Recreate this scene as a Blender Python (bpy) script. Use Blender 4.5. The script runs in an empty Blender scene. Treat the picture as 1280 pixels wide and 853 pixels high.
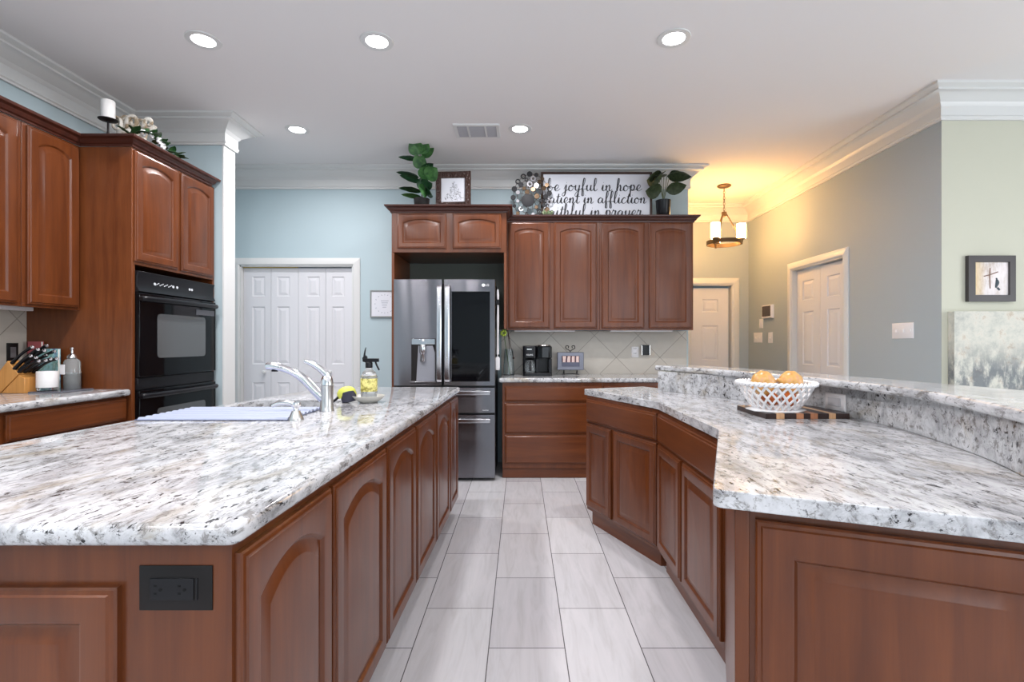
import bpy, bmesh, math, random
from mathutils import Vector, Matrix
random.seed(7)
SC = bpy.context.scene
COL = SC.collection
R = math.radians
pi = math.pi

# ------------------------------------------------------------------ camera
cd = bpy.data.cameras.new('camera'); cam = bpy.data.objects.new('camera', cd); COL.objects.link(cam)
cam.location = (0, 0, 1.24); cam.rotation_euler = (R(90), 0, 0)
cd.sensor_width = 36; cd.lens = 36*631/1280
cd.shift_x = -11/1280; cd.shift_y = 1.5/1280
cd.clip_start = 0.02
SC.camera = cam
# ------------------------------------------------------------------ world, lights, exposure
SC.view_settings.view_transform = 'Standard'; SC.view_settings.look = 'None'
SC.view_settings.gamma = 1; SC.view_settings.use_curve_mapping = False
SC.view_settings.exposure = 0.45
W = bpy.data.worlds.new('world'); SC.world = W; W.use_nodes = True
W.node_tree.nodes['Background'].inputs[0].default_value = (0.72, 0.85, 1.0, 1)
W.node_tree.nodes['Background'].inputs[1].default_value = 1.0
H_CEIL = 3.03
def area(name, loc, rot, sx, sy, power, color=(1, 1, 1), shape='RECTANGLE', spread=180):
    l = bpy.data.lights.new(name, 'AREA'); l.shape = shape; l.size = sx
    if shape == 'RECTANGLE': l.size_y = sy
    l.energy = power; l.color = color; l.spread = R(spread)
    o = bpy.data.objects.new(name, l); o.location = loc; o.rotation_euler = rot; COL.objects.link(o); return o
# added fill lights in unseen rear windows and right-wall opening, standing in for daylight
WINX = (1.0, 3.3)
for i, wx in enumerate(WINX):
    area('window_fill', (wx, -3.97, 1.5), (R(90), 0, 0), 1.8, 2.0, 24, (0.86, 0.93, 1.0))
area('window_fill', (5.47, 0.8, 1.5), (R(90), 0, R(90)), 2.6, 2.0, 62, (0.97, 0.98, 1.0))
CAN_W = 13.5
CANS = [(-1.88, 2.99), (-0.855, 3.0), (0.90, 2.97), (-1.88, 4.245), (-0.007, 4.23),
        (-1.88, 1.75), (-1.88, .5), (-1.88, -.74), (-1.88, -1.98), (-.855, .5), (.9, .5), (-.855, -1.98), (.9, -1.98), (2.9, .6)]

# ------------------------------------------------------------------ helpers
WM = {}
def setp(o, label=None, cat=None, group=None, kind=None):
    if label: o['label'] = label
    if cat: o['category'] = cat
    if group: o['group'] = group
    if kind: o['kind'] = kind
    return o
def thing(name, label, cat, loc=(0, 0, 0), ang=0.0, group=None):
    o = bpy.data.objects.new(name, None); COL.objects.link(o)
    o.empty_display_size = .05
    o.location = loc; o.rotation_euler = (0, 0, R(ang))
    WM[o.name] = Matrix.Translation(loc) @ Matrix.Rotation(R(ang), 4, 'Z')
    return setp(o, label, cat, group)
def frame(ox, oy, ang, oz=0.0):
    c, s = math.cos(R(ang)), math.sin(R(ang))
    return lambda p: (ox + p[0]*c - p[1]*s, oy + p[0]*s + p[1]*c, oz + p[2])
def catmull(P, n=6):
    P = [Vector(p) for p in P]
    if len(P) < 3: return P
    Q = [2*P[0]-P[1]] + P + [2*P[-1]-P[-2]]; out = []
    for i in range(1, len(Q)-2):
        for k in range(n):
            t = k/n
            a, b, c, d = Q[i-1], Q[i], Q[i+1], Q[i+2]
            out.append(0.5*((2*b) + (c-a)*t + (2*a-5*b+4*c-d)*t*t + (3*b-a-3*c+d)*t**3))
    out.append(P[-1]); return out
def fillet(poly, r, n=5):
    out = []; N = len(poly)
    for i in range(N):
        p0, p1, p2 = Vector(poly[i-1]), Vector(poly[i]), Vector(poly[(i+1) % N])
        rr = r[i] if isinstance(r, (list, tuple)) else r
        if rr <= 0: out.append(tuple(p1)); continue
        a = (p0-p1); b = (p2-p1); d = min(rr, a.length*.45, b.length*.45)
        A = p1 + a.normalized()*d; B = p1 + b.normalized()*d
        for k in range(n+1):
            t = k/n; out.append(tuple((1-t)**2*A + 2*t*(1-t)*p1 + t*t*B))
    return out
class MB:
    def __init__(s, T=None): s.v = []; s.f = []; s.m = []; s.T = T; s.mi = 0
    def add(s, vs, fs):
        o = len(s.v)
        s.v += [s.T(tuple(p)) if s.T else tuple(p) for p in vs]
        s.f += [tuple(i+o for i in f) for f in fs]; s.m += [s.mi]*len(fs); return s
    def box(s, x0, x1, y0, y1, z0, z1):
        vs = [(x, y, z) for z in (z0, z1) for y in (y0, y1) for x in (x0, x1)]
        return s.add(vs, [(0, 2, 3, 1), (4, 5, 7, 6), (0, 1, 5, 4), (2, 6, 7, 3), (0, 4, 6, 2), (1, 3, 7, 5)])
    def prism(s, poly, z0, z1):
        n = len(poly)
        return s.add([(p[0], p[1], z0) for p in poly]+[(p[0], p[1], z1) for p in poly],
                     [tuple(range(n))[::-1], tuple(range(n, 2*n))]+[(i, (i+1) % n, n+(i+1) % n, n+i) for i in range(n)])
    def prism_y(s, poly, y0, y1):   # polygon in xz, extruded along y
        n = len(poly)
        return s.add([(p[0], y0, p[1]) for p in poly]+[(p[0], y1, p[1]) for p in poly],
                     [tuple(range(n)), tuple(range(n, 2*n))[::-1]]+[(i, n+i, n+(i+1) % n, (i+1) % n) for i in range(n)])
    def prism_x(s, poly, x0, x1):   # polygon in yz
        n = len(poly)
        return s.add([(x0, p[0], p[1]) for p in poly]+[(x1, p[0], p[1]) for p in poly],
                     [tuple(range(n)), tuple(range(n, 2*n))[::-1]]+[(i, n+i, n+(i+1) % n, (i+1) % n) for i in range(n)])
    def rings(s, rs, cap0=True, cap1=True, closed=True):
        n = len(rs[0]); vs = [p for r in rs for p in r]; fs = []
        for k in range(len(rs)-1):
            for i in range(n if closed else n-1):
                j = (i+1) % n; fs.append((k*n+i, k*n+j, (k+1)*n+j, (k+1)*n+i))
        if cap0: fs.append(tuple(range(n))[::-1])
        if cap1: fs.append(tuple((len(rs)-1)*n+i for i in range(n)))
        return s.add(vs, fs)
    def lathe(s, c, prof, n=24, cap=True, M=None, sx=1, sy=1):
        rs = []
        for r, z in prof:
            ring = []
            for i in range(n):
                a = 2*pi*i/n; p = Vector((r*math.cos(a)*sx, r*math.sin(a)*sy, z))
                if M is not None: p = M @ p
                ring.append((c[0]+p[0], c[1]+p[1], c[2]+p[2]))
            rs.append(ring)
        return s.rings(rs, cap, cap)
    def tube(s, path, r, n=8, sm=0, flat=1.0, cap=True):
        P = catmull(path, sm) if sm else [Vector(p) for p in path]
        N = len(P); rs = []; up = None
        for i, p in enumerate(P):
            t = (P[min(i+1, N-1)]-P[max(i-1, 0)])
            if t.length < 1e-9: t = Vector((0, 0, 1))
            t.normalize()
            if up is None: up = Vector((0, 0, 1)) if abs(t.z) < .9 else Vector((0, 1, 0))
            a = t.cross(up)
            if a.length < 1e-6: a = t.cross(Vector((1, 0, 0)))
            a.normalize(); b = a.cross(t); up = b
            if callable(r): rr = r(i/(N-1))
            else: rr = r
            rs.append([tuple(p + a*math.cos(2*pi*k/n)*rr + b*math.sin(2*pi*k/n)*rr*flat) for k in range(n)])
        return s.rings(rs, cap, cap)
    def sweep(s, path, prof, closed=False):      # offsets to the LEFT of the path, profile (proj, z)
        P = [Vector((p[0], p[1])) for p in path]; N = len(P); off = []
        for i in range(N):
            def nrm(a, b):
                d = (b-a).normalized(); return Vector((-d.y, d.x))
            if closed or 0 < i < N-1:
                n1 = nrm(P[i-1], P[i]); n2 = nrm(P[i], P[(i+1) % N]); m = (n1+n2).normalized(); m = m/max(.2, m.dot(n1))
            elif i == 0: m = nrm(P[0], P[1])
            else: m = nrm(P[-2], P[-1])
            off.append(m)
        rs = [[(P[i].x+off[i].x*pr, P[i].y+off[i].y*pr, z) for pr, z in prof] for i in range(N)]
        n = len(prof); vs = [p for r in rs for p in r]; fs = []
        for k in range(N if closed else N-1):
            k2 = (k+1) % N
            for i in range(n-1): fs.append((k*n+i, k2*n+i, k2*n+i+1, k*n+i+1))
        if not closed: fs += [tuple(range(n)), tuple((N-1)*n+i for i in range(n))[::-1]]
        return s.add(vs, fs)
    def sphere(s, c, r, n=16, sz=1.0, M=None):
        m = n//2; prof = [(max(1e-4, r*math.sin(pi*k/m)), -r*sz*math.cos(pi*k/m)) for k in range(m+1)]
        return s.lathe(c, prof, n, M=M)
    def build(s, name, mat, parent=None, bevel=0, seg=2, smooth=40, angle=30, kind=None):
        me = bpy.data.meshes.new(name)
        inv = WM[parent.name].inverted() if parent else None
        me.from_pydata([tuple(inv @ Vector(p)) for p in s.v] if inv else s.v, [], s.f)
        bm = bmesh.new(); bm.from_mesh(me); bmesh.ops.recalc_face_normals(bm, faces=bm.faces); bm.to_mesh(me); bm.free()
        for m in (mat if isinstance(mat, (list, tuple)) else [mat]): me.materials.append(m)
        if isinstance(mat, (list, tuple)): me.polygons.foreach_set('material_index', s.m)
        o = bpy.data.objects.new(name, me); COL.objects.link(o)
        if parent: o.parent = parent
        WM[o.name] = WM[parent.name].copy() if parent else Matrix.Identity(4)
        if smooth: me.shade_smooth(); me.set_sharp_from_angle(angle=R(smooth))
        if bevel:
            b = o.modifiers.new('bevel', 'BEVEL'); b.width = bevel; b.segments = seg; b.limit_method = 'ANGLE'; b.angle_limit = R(angle); b.harden_normals = False
        if kind: o['kind'] = kind
        return o

# ------------------------------------------------------------------ materials
def srgb(r, g, b):
    f = lambda c: (c/255/12.92) if c/255 <= .04045 else ((c/255+.055)/1.055)**2.4
    return (f(r), f(g), f(b), 1)
def mat(name, col, rough=.5, metal=0, coat=0, spec=.5, emit=None, es=0, trans=0, ior=1.45, alpha=1):
    m = bpy.data.materials.new(name); m.use_nodes = True; b = m.node_tree.nodes['Principled BSDF']
    b.inputs['Base Color'].default_value = col; b.inputs['Roughness'].default_value = rough
    b.inputs['Metallic'].default_value = metal; b.inputs['Coat Weight'].default_value = coat
    b.inputs['Specular IOR Level'].default_value = spec; b.inputs['IOR'].default_value = ior
    b.inputs['Transmission Weight'].default_value = trans; b.inputs['Alpha'].default_value = alpha
    if emit: b.inputs['Emission Color'].default_value = emit; b.inputs['Emission Strength'].default_value = es
    return m
class NT:
    def __init__(s, m): s.m = m; s.nt = m.node_tree; s.b = s.nt.nodes['Principled BSDF']
    def n(s, typ, **kw):
        x = s.nt.nodes.new(typ)
        for k, v in kw.items(): setattr(x, k, v)
        return x
    def l(s, a, b): s.nt.links.new(a, b)
    def coord(s, scale=(1, 1, 1), rot=(0, 0, 0), loc=(0, 0, 0)):
        t = s.n('ShaderNodeTexCoord'); mp = s.n('ShaderNodeMapping'); s.l(t.outputs['Object'], mp.inputs[0])
        mp.inputs['Scale'].default_value = scale; mp.inputs['Rotation'].default_value = rot; mp.inputs['Location'].default_value = loc
        return mp.outputs[0]
    def noise(s, vec, scale, detail=3, rough=.55, dist=0):
        x = s.n('ShaderNodeTexNoise'); s.l(vec, x.inputs['Vector']); x.inputs['Scale'].default_value = scale
        x.inputs['Detail'].default_value = detail; x.inputs['Roughness'].default_value = rough; x.inputs['Distortion'].default_value = dist
        return x.outputs['Fac']
    def ramp(s, fac, stops):
        x = s.n('ShaderNodeValToRGB'); s.l(fac, x.inputs[0]); e = x.color_ramp.elements
        while len(e) < len(stops): e.new(.5)
        for i, (p, c) in enumerate(stops):
            e[i].position = p; e[i].color = c if isinstance(c, tuple) else (c, c, c, 1)
        return x.outputs[0]
    def mix(s, fac, a, b, mode='MIX'):
        x = s.n('ShaderNodeMix', data_type='RGBA', blend_type=mode)
        for sock, val in ((x.inputs[0], fac), (x.inputs[6], a), (x.inputs[7], b)):
            if hasattr(val, 'is_output') or hasattr(val, 'links'): s.l(val, sock)
            else: sock.default_value = val
        return x.outputs[2]
    def bump(s, h, strength=.2, dist=.01):
        x = s.n('ShaderNodeBump'); s.l(h, x.inputs['Height']); x.inputs['Strength'].default_value = strength; x.inputs['Distance'].default_value = dist
        s.l(x.outputs[0], s.b.inputs['Normal'])
def wood(name, horiz=False, c1=srgb(86, 42, 17), c2=srgb(112, 59, 26), rough=.3):
    m = mat(name, c1, rough, coat=.3, spec=.4); t = NT(m)
    sc = (1.2, 14, 14) if horiz else (14, 14, 1.2)
    a = t.noise(t.coord(sc), 1.6, 5, .6, .4); b = t.noise(t.coord((1, 1, 1)), 3.5, 2)
    g = t.noise(t.coord((3, 160, 160) if horiz else (160, 160, 3)), 1.5, 2)
    c = t.ramp(a, [(.3, c1), (.7, c2)])
    c = t.mix(t.ramp(b, [(.35, 0.0), (.75, .35)]), c, tuple(x*.8 for x in c1[:3])+(1,))
    c = t.mix(t.ramp(g, [(.42, .10), (.6, 0.0)]), c, srgb(70, 30, 16))
    t.l(c, t.b.inputs['Base Color']); t.bump(a, .03, .002); m.node_tree.nodes['Principled BSDF'].inputs['Coat Roughness'].default_value = .24
    return m
def granite(name, sc, seed=0, soft=1.0):
    m = mat(name, srgb(215, 216, 220), .09, coat=.0, spec=.5); t = NT(m)
    v = t.coord(sc, rot=(0, 0, R(-8)), loc=(seed, seed*1.7, 0))
    v2 = t.coord((1, 1, 1), loc=(seed*3, 1, seed))
    cloud = t.noise(v, 13, 8, .72, .5)
    c = t.ramp(cloud, [(.30, srgb(112, 113, 116)), (.42, srgb(166, 167, 170)), (.54, srgb(196, 197, 200)), (.68, srgb(210, 211, 214))])
    tan = t.noise(v, 5.0, 6, .7, .6); tm = t.ramp(tan, [(.55, 0.0), (.66, .6)])
    c = t.mix(tm, c, srgb(146, 134, 112))
    mid = t.noise(v, 38, 6, .75, .5); mm = t.ramp(mid, [(.52, 0.0), (.61, .72)])
    c = t.mix(mm, c, srgb(106, 102, 98))
    patch = t.ramp(t.noise(v2, 4.5, 4), [(.38, .15), (.54, 1.0)])
    dk = t.noise(v, 58, 5, .7, .4); dm = t.ramp(dk, [(.57, 0.0), (.63, 1.0)])
    mul = t.n('ShaderNodeMath', operation='MULTIPLY'); t.l(dm, mul.inputs[0]); t.l(patch, mul.inputs[1])
    c = t.mix(mul.outputs[0], c, srgb(44, 42, 44))
    t.l(c, t.b.inputs['Base Color']); return m
M = {}
M['wood'] = wood('cherry_wood'); M['woodh'] = wood('cherry_wood_horizontal', True)
M['wood_side'] = wood('cherry_side', c1=srgb(96, 49, 23), c2=srgb(124, 70, 36), rough=.35)
M['wood_dark'] = wood('cherry_dark', True, srgb(56, 28, 22), srgb(78, 40, 30))
M['granite'] = granite('granite_top', (1.0, .38, 1.0), 3)
M['granite_v'] = granite('granite_upright', (.8, .8, .8), 9)
def paint(name, c, rough=.6):
    m = mat(name, c, rough, spec=.3); t = NT(m); t.bump(t.noise(t.coord(), 220, 2), .04, .001); return m
M['blue'] = paint('blue_paint', srgb(182, 200, 206)); M['green'] = paint('sage_paint', srgb(198, 198, 182))
M['grey'] = paint('grey_paint', srgb(172, 183, 189)); M['ceil'] = paint('ceiling_paint', srgb(232, 230, 230), .8)
M['white'] = mat('white_trim', srgb(218, 219, 218), .35); M['door'] = mat('white_door', srgb(222, 222, 226), .4)
M['can'] = mat('lamp_lens', (1, 1, 1, 1), .5, emit=(1, .98, 1, 1), es=14)
M['plate'] = mat('white_plastic', srgb(238, 236, 238), .3)
M['black'] = mat('black_plastic', (.007, .007, .009, 1), .28, spec=.35); M['blackm'] = mat('matte_black', (.011, .009, .009, 1), .5, spec=.3)
M['blackg'] = mat('black_glass', (.003, .003, .004, 1), .04, spec=.3)
M['chrome'] = mat('chrome', (.8, .8, .82, 1), .12, metal=1); M['nickel'] = mat('brushed_nickel', (.62, .61, .6, 1), .28, metal=1)
M['steelsink'] = mat('sink_steel', (.5, .5, .52, 1), .3, metal=1)
M['glass'] = mat('clear_glass', (.93, .97, 1, 1), .02, trans=1); M['blueglass'] = mat('pale_blue_glass', (.9, .97, 1, 1), .03, trans=1)
m = mat('dark_stainless', (.23, .225, .245, 1), .18, metal=1); t = NT(m)
tg = t.n('ShaderNodeTangent'); tg.direction_type = 'RADIAL'; tg.axis = 'Z'; t.l(tg.outputs[0], t.b.inputs['Tangent']); t.b.inputs['Anisotropic'].default_value = 1.0; t.b.inputs['Anisotropic Rotation'].default_value = .25; M['steel'] = m
M['steelb'] = mat('bright_stainless', (.62, .62, .65, 1), .2, metal=1)
M['fridgeside'] = mat('fridge_side_grey', (.03, .03, .034, 1), .4)
# floor tile: 0.3087 x 0.61, half offset, grout
m = mat('floor_tile', srgb(205, 205, 209), .16, spec=.5); t = NT(m)
tc = t.n('ShaderNodeTexCoord'); sx = t.n('ShaderNodeSeparateXYZ'); t.l(tc.outputs['Object'], sx.inputs[0])
ax = t.n('ShaderNodeMath', operation='ADD'); t.l(sx.outputs[0], ax.inputs[0]); ax.inputs[1].default_value = .13 + 20*.3087
ay = t.n('ShaderNodeMath', operation='ADD'); t.l(sx.outputs[1], ay.inputs[0]); ay.inputs[1].default_value = -3.57 + 20*.61
cb = t.n('ShaderNodeCombineXYZ'); t.l(ay.outputs[0], cb.inputs[0]); t.l(ax.outputs[0], cb.inputs[1])
br = t.n('ShaderNodeTexBrick'); t.l(cb.outputs[0], br.inputs['Vector']); br.offset = .5; br.offset_frequency = 2
br.inputs['Color1'].default_value = (0, 0, 0, 1); br.inputs['Color2'].default_value = (1, 1, 1, 1); br.inputs['Mortar'].default_value = (.5, .5, .5, 1)
br.inputs['Scale'].default_value = 1; br.inputs['Brick Width'].default_value = .61; br.inputs['Row Height'].default_value = .3087
br.inputs['Mortar Size'].default_value = .0022; br.inputs['Mortar Smooth'].default_value = .1; br.inputs['Bias'].default_value = 0
vein = t.noise(t.coord((9, 1.1, 1)), 2.2, 6, .6, 1.2)
c = t.ramp(vein, [(.3, srgb(190, 189, 191)), (.5, srgb(200, 200, 203)), (.7, srgb(206, 205, 208))])
tone = t.mix(br.outputs['Color'], srgb(236, 234, 236), (1, 1, 1, 1)); c = t.mix(1.0, c, tone, 'MULTIPLY')
c = t.mix(br.outputs['Fac'], c, srgb(92, 90, 92)); t.l(c, t.b.inputs['Base Color'])
inv = t.n('ShaderNodeMath', operation='SUBTRACT'); inv.inputs[0].default_value = 1; t.l(br.outputs['Fac'], inv.inputs[1]); t.bump(inv.outputs[0], .3, .002)
M['tile'] = m
# diagonal backsplash tile; coordinates: horizontal axis differs for back / left wall
def splash(name, horiz_axis, h0, z0):
    m = mat(name, srgb(196, 188, 176), .3); t = NT(m)
    tc = t.n('ShaderNodeTexCoord'); sx = t.n('ShaderNodeSeparateXYZ'); t.l(tc.outputs['Object'], sx.inputs[0])
    a = t.n('ShaderNodeMath', operation='SUBTRACT'); t.l(sx.outputs[horiz_axis], a.inputs[0]); a.inputs[1].default_value = h0
    b = t.n('ShaderNodeMath', operation='SUBTRACT'); t.l(sx.outputs[2], b.inputs[0]); b.inputs[1].default_value = z0
    c1 = t.n('ShaderNodeCombineXYZ'); t.l(a.outputs[0], c1.inputs[0]); t.l(b.outputs[0], c1.inputs[1])
    mp = t.n('ShaderNodeMapping'); mp.inputs['Rotation'].default_value = (0, 0, R(45)); t.l(c1.outputs[0], mp.inputs[0])
    br = t.n('ShaderNodeTexBrick'); t.l(mp.outputs[0], br.inputs['Vector']); br.offset = 0
    br.inputs['Scale'].default_value = 1; br.inputs['Brick Width'].default_value = .318; br.inputs['Row Height'].default_value = .318
    br.inputs['Mortar Size'].default_value = .003; br.inputs['Color1'].default_value = srgb(196, 189, 178); br.inputs['Color2'].default_value = srgb(206, 200, 190); br.inputs['Mortar'].default_value = srgb(150, 142, 132)
    n = t.noise(t.coord(), 9, 5); c = t.mix(t.ramp(n, [(.3, .0), (.8, .4)]), br.outputs['Color'], srgb(178, 170, 160))
    t.l(c, t.b.inputs['Base Color']); return m
M['splash_b'] = splash('backsplash_tile', 0, .985, 1.083); M['splash_l'] = splash('backsplash_tile_left', 1, 2.9, 1.16)

# ------------------------------------------------------------------ room shell
XL, XR, YB, YR = -3.13, 5.5, 5.22, -4.0
XH, YH, XW = 1.73, 6.65, 3.0       # hall left face, hall far face, hall right wall face
MB().box(XL-.15, XR+.15, YR-.15, YH+.15, -.1, 0).build('floor', M['tile'], kind='structure', smooth=0)
MB().box(XL-.15, XR+.15, YR-.15, YH+.15, H_CEIL, H_CEIL+.1).build('ceiling', M['ceil'], kind='structure', smooth=0)
def wall(name, o, ang, L, th, mt, holes=()):
    b = MB(frame(o[0], o[1], ang)); u = 0
    for h in sorted(holes):
        u0, u1, z0, z1 = h
        b.box(u, u0, 0, th, 0, H_CEIL)
        if z0 > 0: b.box(u0, u1, 0, th, 0, z0)
        b.box(u0, u1, 0, th, z1, H_CEIL); u = u1
    b.box(u, L, 0, th, 0, H_CEIL)
    return b.build(name, mt, kind='structure', smooth=0)
# pantry opening x -2.91..-1.737 (u from XL)
PX0, PX1, PZ = -2.905, -1.735, 2.035
wall('wall_back', (XL, YB), 0, XH-XL, .13, M['blue'], [(PX0-XL, PX1-XL, 0, PZ)])
wall('wall_left', (XL, YR), 90, YB-YR, .13, M['blue'])
MB().box(XL, -2.392, 4.05, 4.2, 0, H_CEIL).build('wall_stub', M['blue'], kind='structure', smooth=0)
MB().box(XH-.13, XH, YB+.13, YH, 0, H_CEIL).build('wall_hall_left', M['grey'], kind='structure', smooth=0)
HX0, HX1, HZ = 2.235, 2.79, 2.0
wall('wall_hall_back', (XH-.13, YH), 0, XW-XH+.26, .13, M['grey'], [(HX0-XH+.13, HX1-XH+.13, 0, HZ)])
CY0, CY1, CZ = 4.69, 5.59, 2.04
wall('wall_hall_right', (XW, YH), -90, YH-3.73, .13, M['grey'], [(YH-CY1, YH-CY0, 0, CZ)])
MB().prism([(XW+.0005, 3.6), (XR, 3.6), (XR, 3.73), (XW+.1305, 3.73)], 0, H_CEIL).build('wall_green', M['green'], kind='structure', smooth=0)
MB().prism([(XW, 3.73), (XW, 3.6), (XW+.13, 3.73)], 0, H_CEIL).build('wall_hall_corner', M['grey'], kind='structure', smooth=0)
for nm_, q_ in (('wall_pantry', (PX0-.2, PX1+.2, YB+.35, YB+.4)), ('wall_closet_back', (HX0-.3, HX1+.3, YH+.3, YH+.35)), ('wall_closet_right', (XW+.5, XW+.55, CY0-.3, CY1+.3))):
    MB().box(*q_, 0, H_CEIL).build(nm_, M['grey'], kind='structure', smooth=0)
wall('wall_right', (XR, 3.73), -90, 3.73-YR, .13, M['green'], [(3.73-2.1, 3.73+.5, .5, 2.5)])
b = wall('wall_rear', (XL, YR-.13), 0, XR-XL, .13, M['blue'], [(x-.9-XL, x+.9-XL, .5, 2.5) for x in WINX])
for i, wx in enumerate(WINX):
    b = MB()
    for x in (wx-.9, wx-.03, wx+.84): b.box(x, x+.06, YR-.12, YR-.02, .5, 2.5)
    for z in (.5, 1.47, 2.44): b.box(wx-.9, wx+.9, YR-.12, YR-.02, z, z+.06)
    b.build('window_%d' % (i+1), M['white'], kind='structure')
# crown moulding, one continuous mitred run
CR = [(0, 2.82), (.018, 2.82), (.018, 2.832), (.026, 2.84), (.018, 2.852), (.018, 2.915), (.028, 2.925), (.036, 2.94), (.055, 2.952), (.085, 2.975),
      (.105, 2.985), (.122, 2.987), (.122, 3.0), (.145, 3.008), (.16, 3.014), (.16, H_CEIL), (0, H_CEIL)]
path = [(XR, 3.6), (XW, 3.6), (XW, YH), (XH, YH), (XH, YB), (XL, YB), (XL, 4.2), (-2.38, 4.2), (-2.38, 4.05), (XL, 4.05), (XL, YR)]
MB().sweep(path, CR).build('trim_1', M['white'], kind='structure', smooth=25)
# white cased end of the stub wall
b = MB(); b.box(-2.392, -2.38, 4.045, 4.205, 0, H_CEIL-.21); b.build('trim_2', M['white'], kind='structure')
# baseboards
BP = [(0, 0), (.015, 0), (.015, .11), (.008, .13), (0, .14)]
MB().sweep([(XW, 4.60), (XW, 3.6)][::-1], BP).build('baseboard_hall', M['white'], kind='structure')
MB().sweep([(XR, 3.6), (XW, 3.6)], BP).build('baseboard_right', M['white'], kind='structure')
MB().sweep([(-1.18, YB), (-1.66, YB)], BP).build('baseboard_back', M['white'], kind='structure')
MB().sweep([(XW, 5.68), (XW, YH)], BP).build('baseboard_hall_far', M['white'], kind='structure')
# casings
def casing(name, T, u0, u1, z1, w=.075, t=.018):
    b = MB(T)
    pr = [(0, 0), (0, -t*.6), (.012, -t), (w-.02, -t), (w-.008, -t*.7), (w, -t*.5), (w, 0)]
    for sgn, u in ((-1, u0), (1, u1)):
        vs = []
        for z, e in ((0, 0), (z1, 1)):
            for a, d in pr: vs.append((u+sgn*a, d, z+(a if e else 0)))
        n = len(pr); b.add(vs, [(i, i+1, n+i+1, n+i) for i in range(n-1)]+[tuple(range(n))])
    vs = [(u0-a, d, z1+a) for a, d in pr]+[(u1+a, d, z1+a) for a, d in pr]; n = len(pr)
    b.add(vs, [(i, i+1, n+i+1, n+i) for i in range(n-1)])
    b.box(u0-.001, u0+.012, -.002, .13, 0, z1); b.box(u1-.012, u1+.001, -.002, .13, 0, z1); b.box(u0, u1, -.002, .13, z1-.012, z1+.001)
    return b.build(name, M['white'], kind='structure', smooth=25)
def rect_ring(x0, x1, z0, z1, y): return [(x0, y, z0), (x1, y, z0), (x1, y, z1), (x0, y, z1)]
def panel_leaf(T, u0, u1, z0, z1, panels, v, name, parent, t=.035):
    """white moulded leaf: a slab whose front has recessed, then raised panels (each leaf one mesh)"""
    b = MB(T)
    us = sorted({u0, u1} | {p[0] for p in panels} | {p[1] for p in panels}); zs = sorted({z0, z1} | {p[2] for p in panels} | {p[3] for p in panels})
    for i in range(len(us)-1):
        for j in range(len(zs)-1):
            a, c, d, e = us[i], us[i+1], zs[j], zs[j+1]
            if any(abs(p[0]-a) < 1e-6 and abs(p[1]-c) < 1e-6 and abs(p[2]-d) < 1e-6 and abs(p[3]-e) < 1e-6 for p in panels):
                k = min(.028, (c-a)*.22)
                b.rings([rect_ring(a, c, d, e, v), rect_ring(a+k*.3, c-k*.3, d+k*.3, e-k*.3, v+.009), rect_ring(a+k*.55, c-k*.55, d+k*.55, e-k*.55, v+.009), rect_ring(a+k*1.5, c-k*1.5, d+k*1.5, e-k*1.5, v+.002)], cap0=False)
            else: b.add(rect_ring(a, c, d, e, v), [(0, 1, 2, 3)])
    b.add([(u0, v, z0), (u1, v, z0), (u1, v+t, z0), (u0, v+t, z0), (u0, v, z1), (u1, v, z1), (u1, v+t, z1), (u0, v+t, z1)],
          [(0, 3, 2, 1), (4, 5, 6, 7), (1, 2, 6, 5), (0, 4, 7, 3), (2, 3, 7, 6)])
    return b.build(name, M['door'], parent, smooth=0, kind=None)
def structure_empty(name, loc, ang):
    o = thing(name, None, None, loc, ang); o['kind'] = 'structure'; return o
# door_1 pantry bifold (4 leaves)
T = frame(0, YB, 0)
d1 = structure_empty('door_1', (-2.32, YB, 0), 0)
c = casing('door_casing', T, PX0, PX1, PZ); c.parent = d1; c.location = (2.32, -YB, 0)
if 'kind' in c: del c['kind']
lw = (PX1-PX0-.03)/4
for i in range(4):
    a = PX0+.013+i*lw+.0015; e = a+lw-.003; s = .088 if i % 2 == 0 else .062; r_ = .15-s
    ps = [(a+s, e-r_, 1.718, 1.925), (a+s, e-r_, 1.01, 1.612), (a+s, e-r_, .2, .82)]
    panel_leaf(T, a, e, .01, PZ-.022, ps, .05, 'leaf', d1)
for kx in (-2.665, -1.98):
    b = MB(); b.lathe((0, 0, 0), [(.008, 0), (.008, .02), (.017, .03), (.019, .04), (.012, .05), (.002, .052)], 16, M=Matrix.Rotation(R(90), 4, 'X')); b.v = [(p[0]+kx, p[1]+YB+.052, p[2]+.93) for p in b.v]
    b.build('knob', M['white'], d1)
b = MB(); b.box(PX0+.02, (PX0+PX1)/2, YB+.03, YB+.048, PZ-.0215, PZ-.0125); b.build('lit_gap', mat('lit_gap_gold', srgb(205, 180, 120), .3, metal=.6), d1)  # gold strip painting the lit pantry interior seen through the gap
# door_2 hall right wall double bifold
T = frame(XW, YH, -90); d2 = structure_empty('door_2', (XW, 5.14, 0), -90)
u0, u1 = YH-CY1, YH-CY0
c = casing('door_casing', T, u0, u1, CZ); c.parent = d2; c.matrix_parent_inverse = WM[d2.name].inverted()
if 'kind' in c: del c['kind']
lw = (u1-u0-.03)/2
for i in range(2):
    a = u0+.013+i*lw+.0015; e = a+lw-.003
    ps = [(a+.115, e-.115, 1.69, 1.90), (a+.115, e-.115, 1.0, 1.57), (a+.115, e-.115, .2, .82)]
    panel_leaf(T, a, e, .01, CZ-.022, ps, .05, 'leaf', d2)
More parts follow.
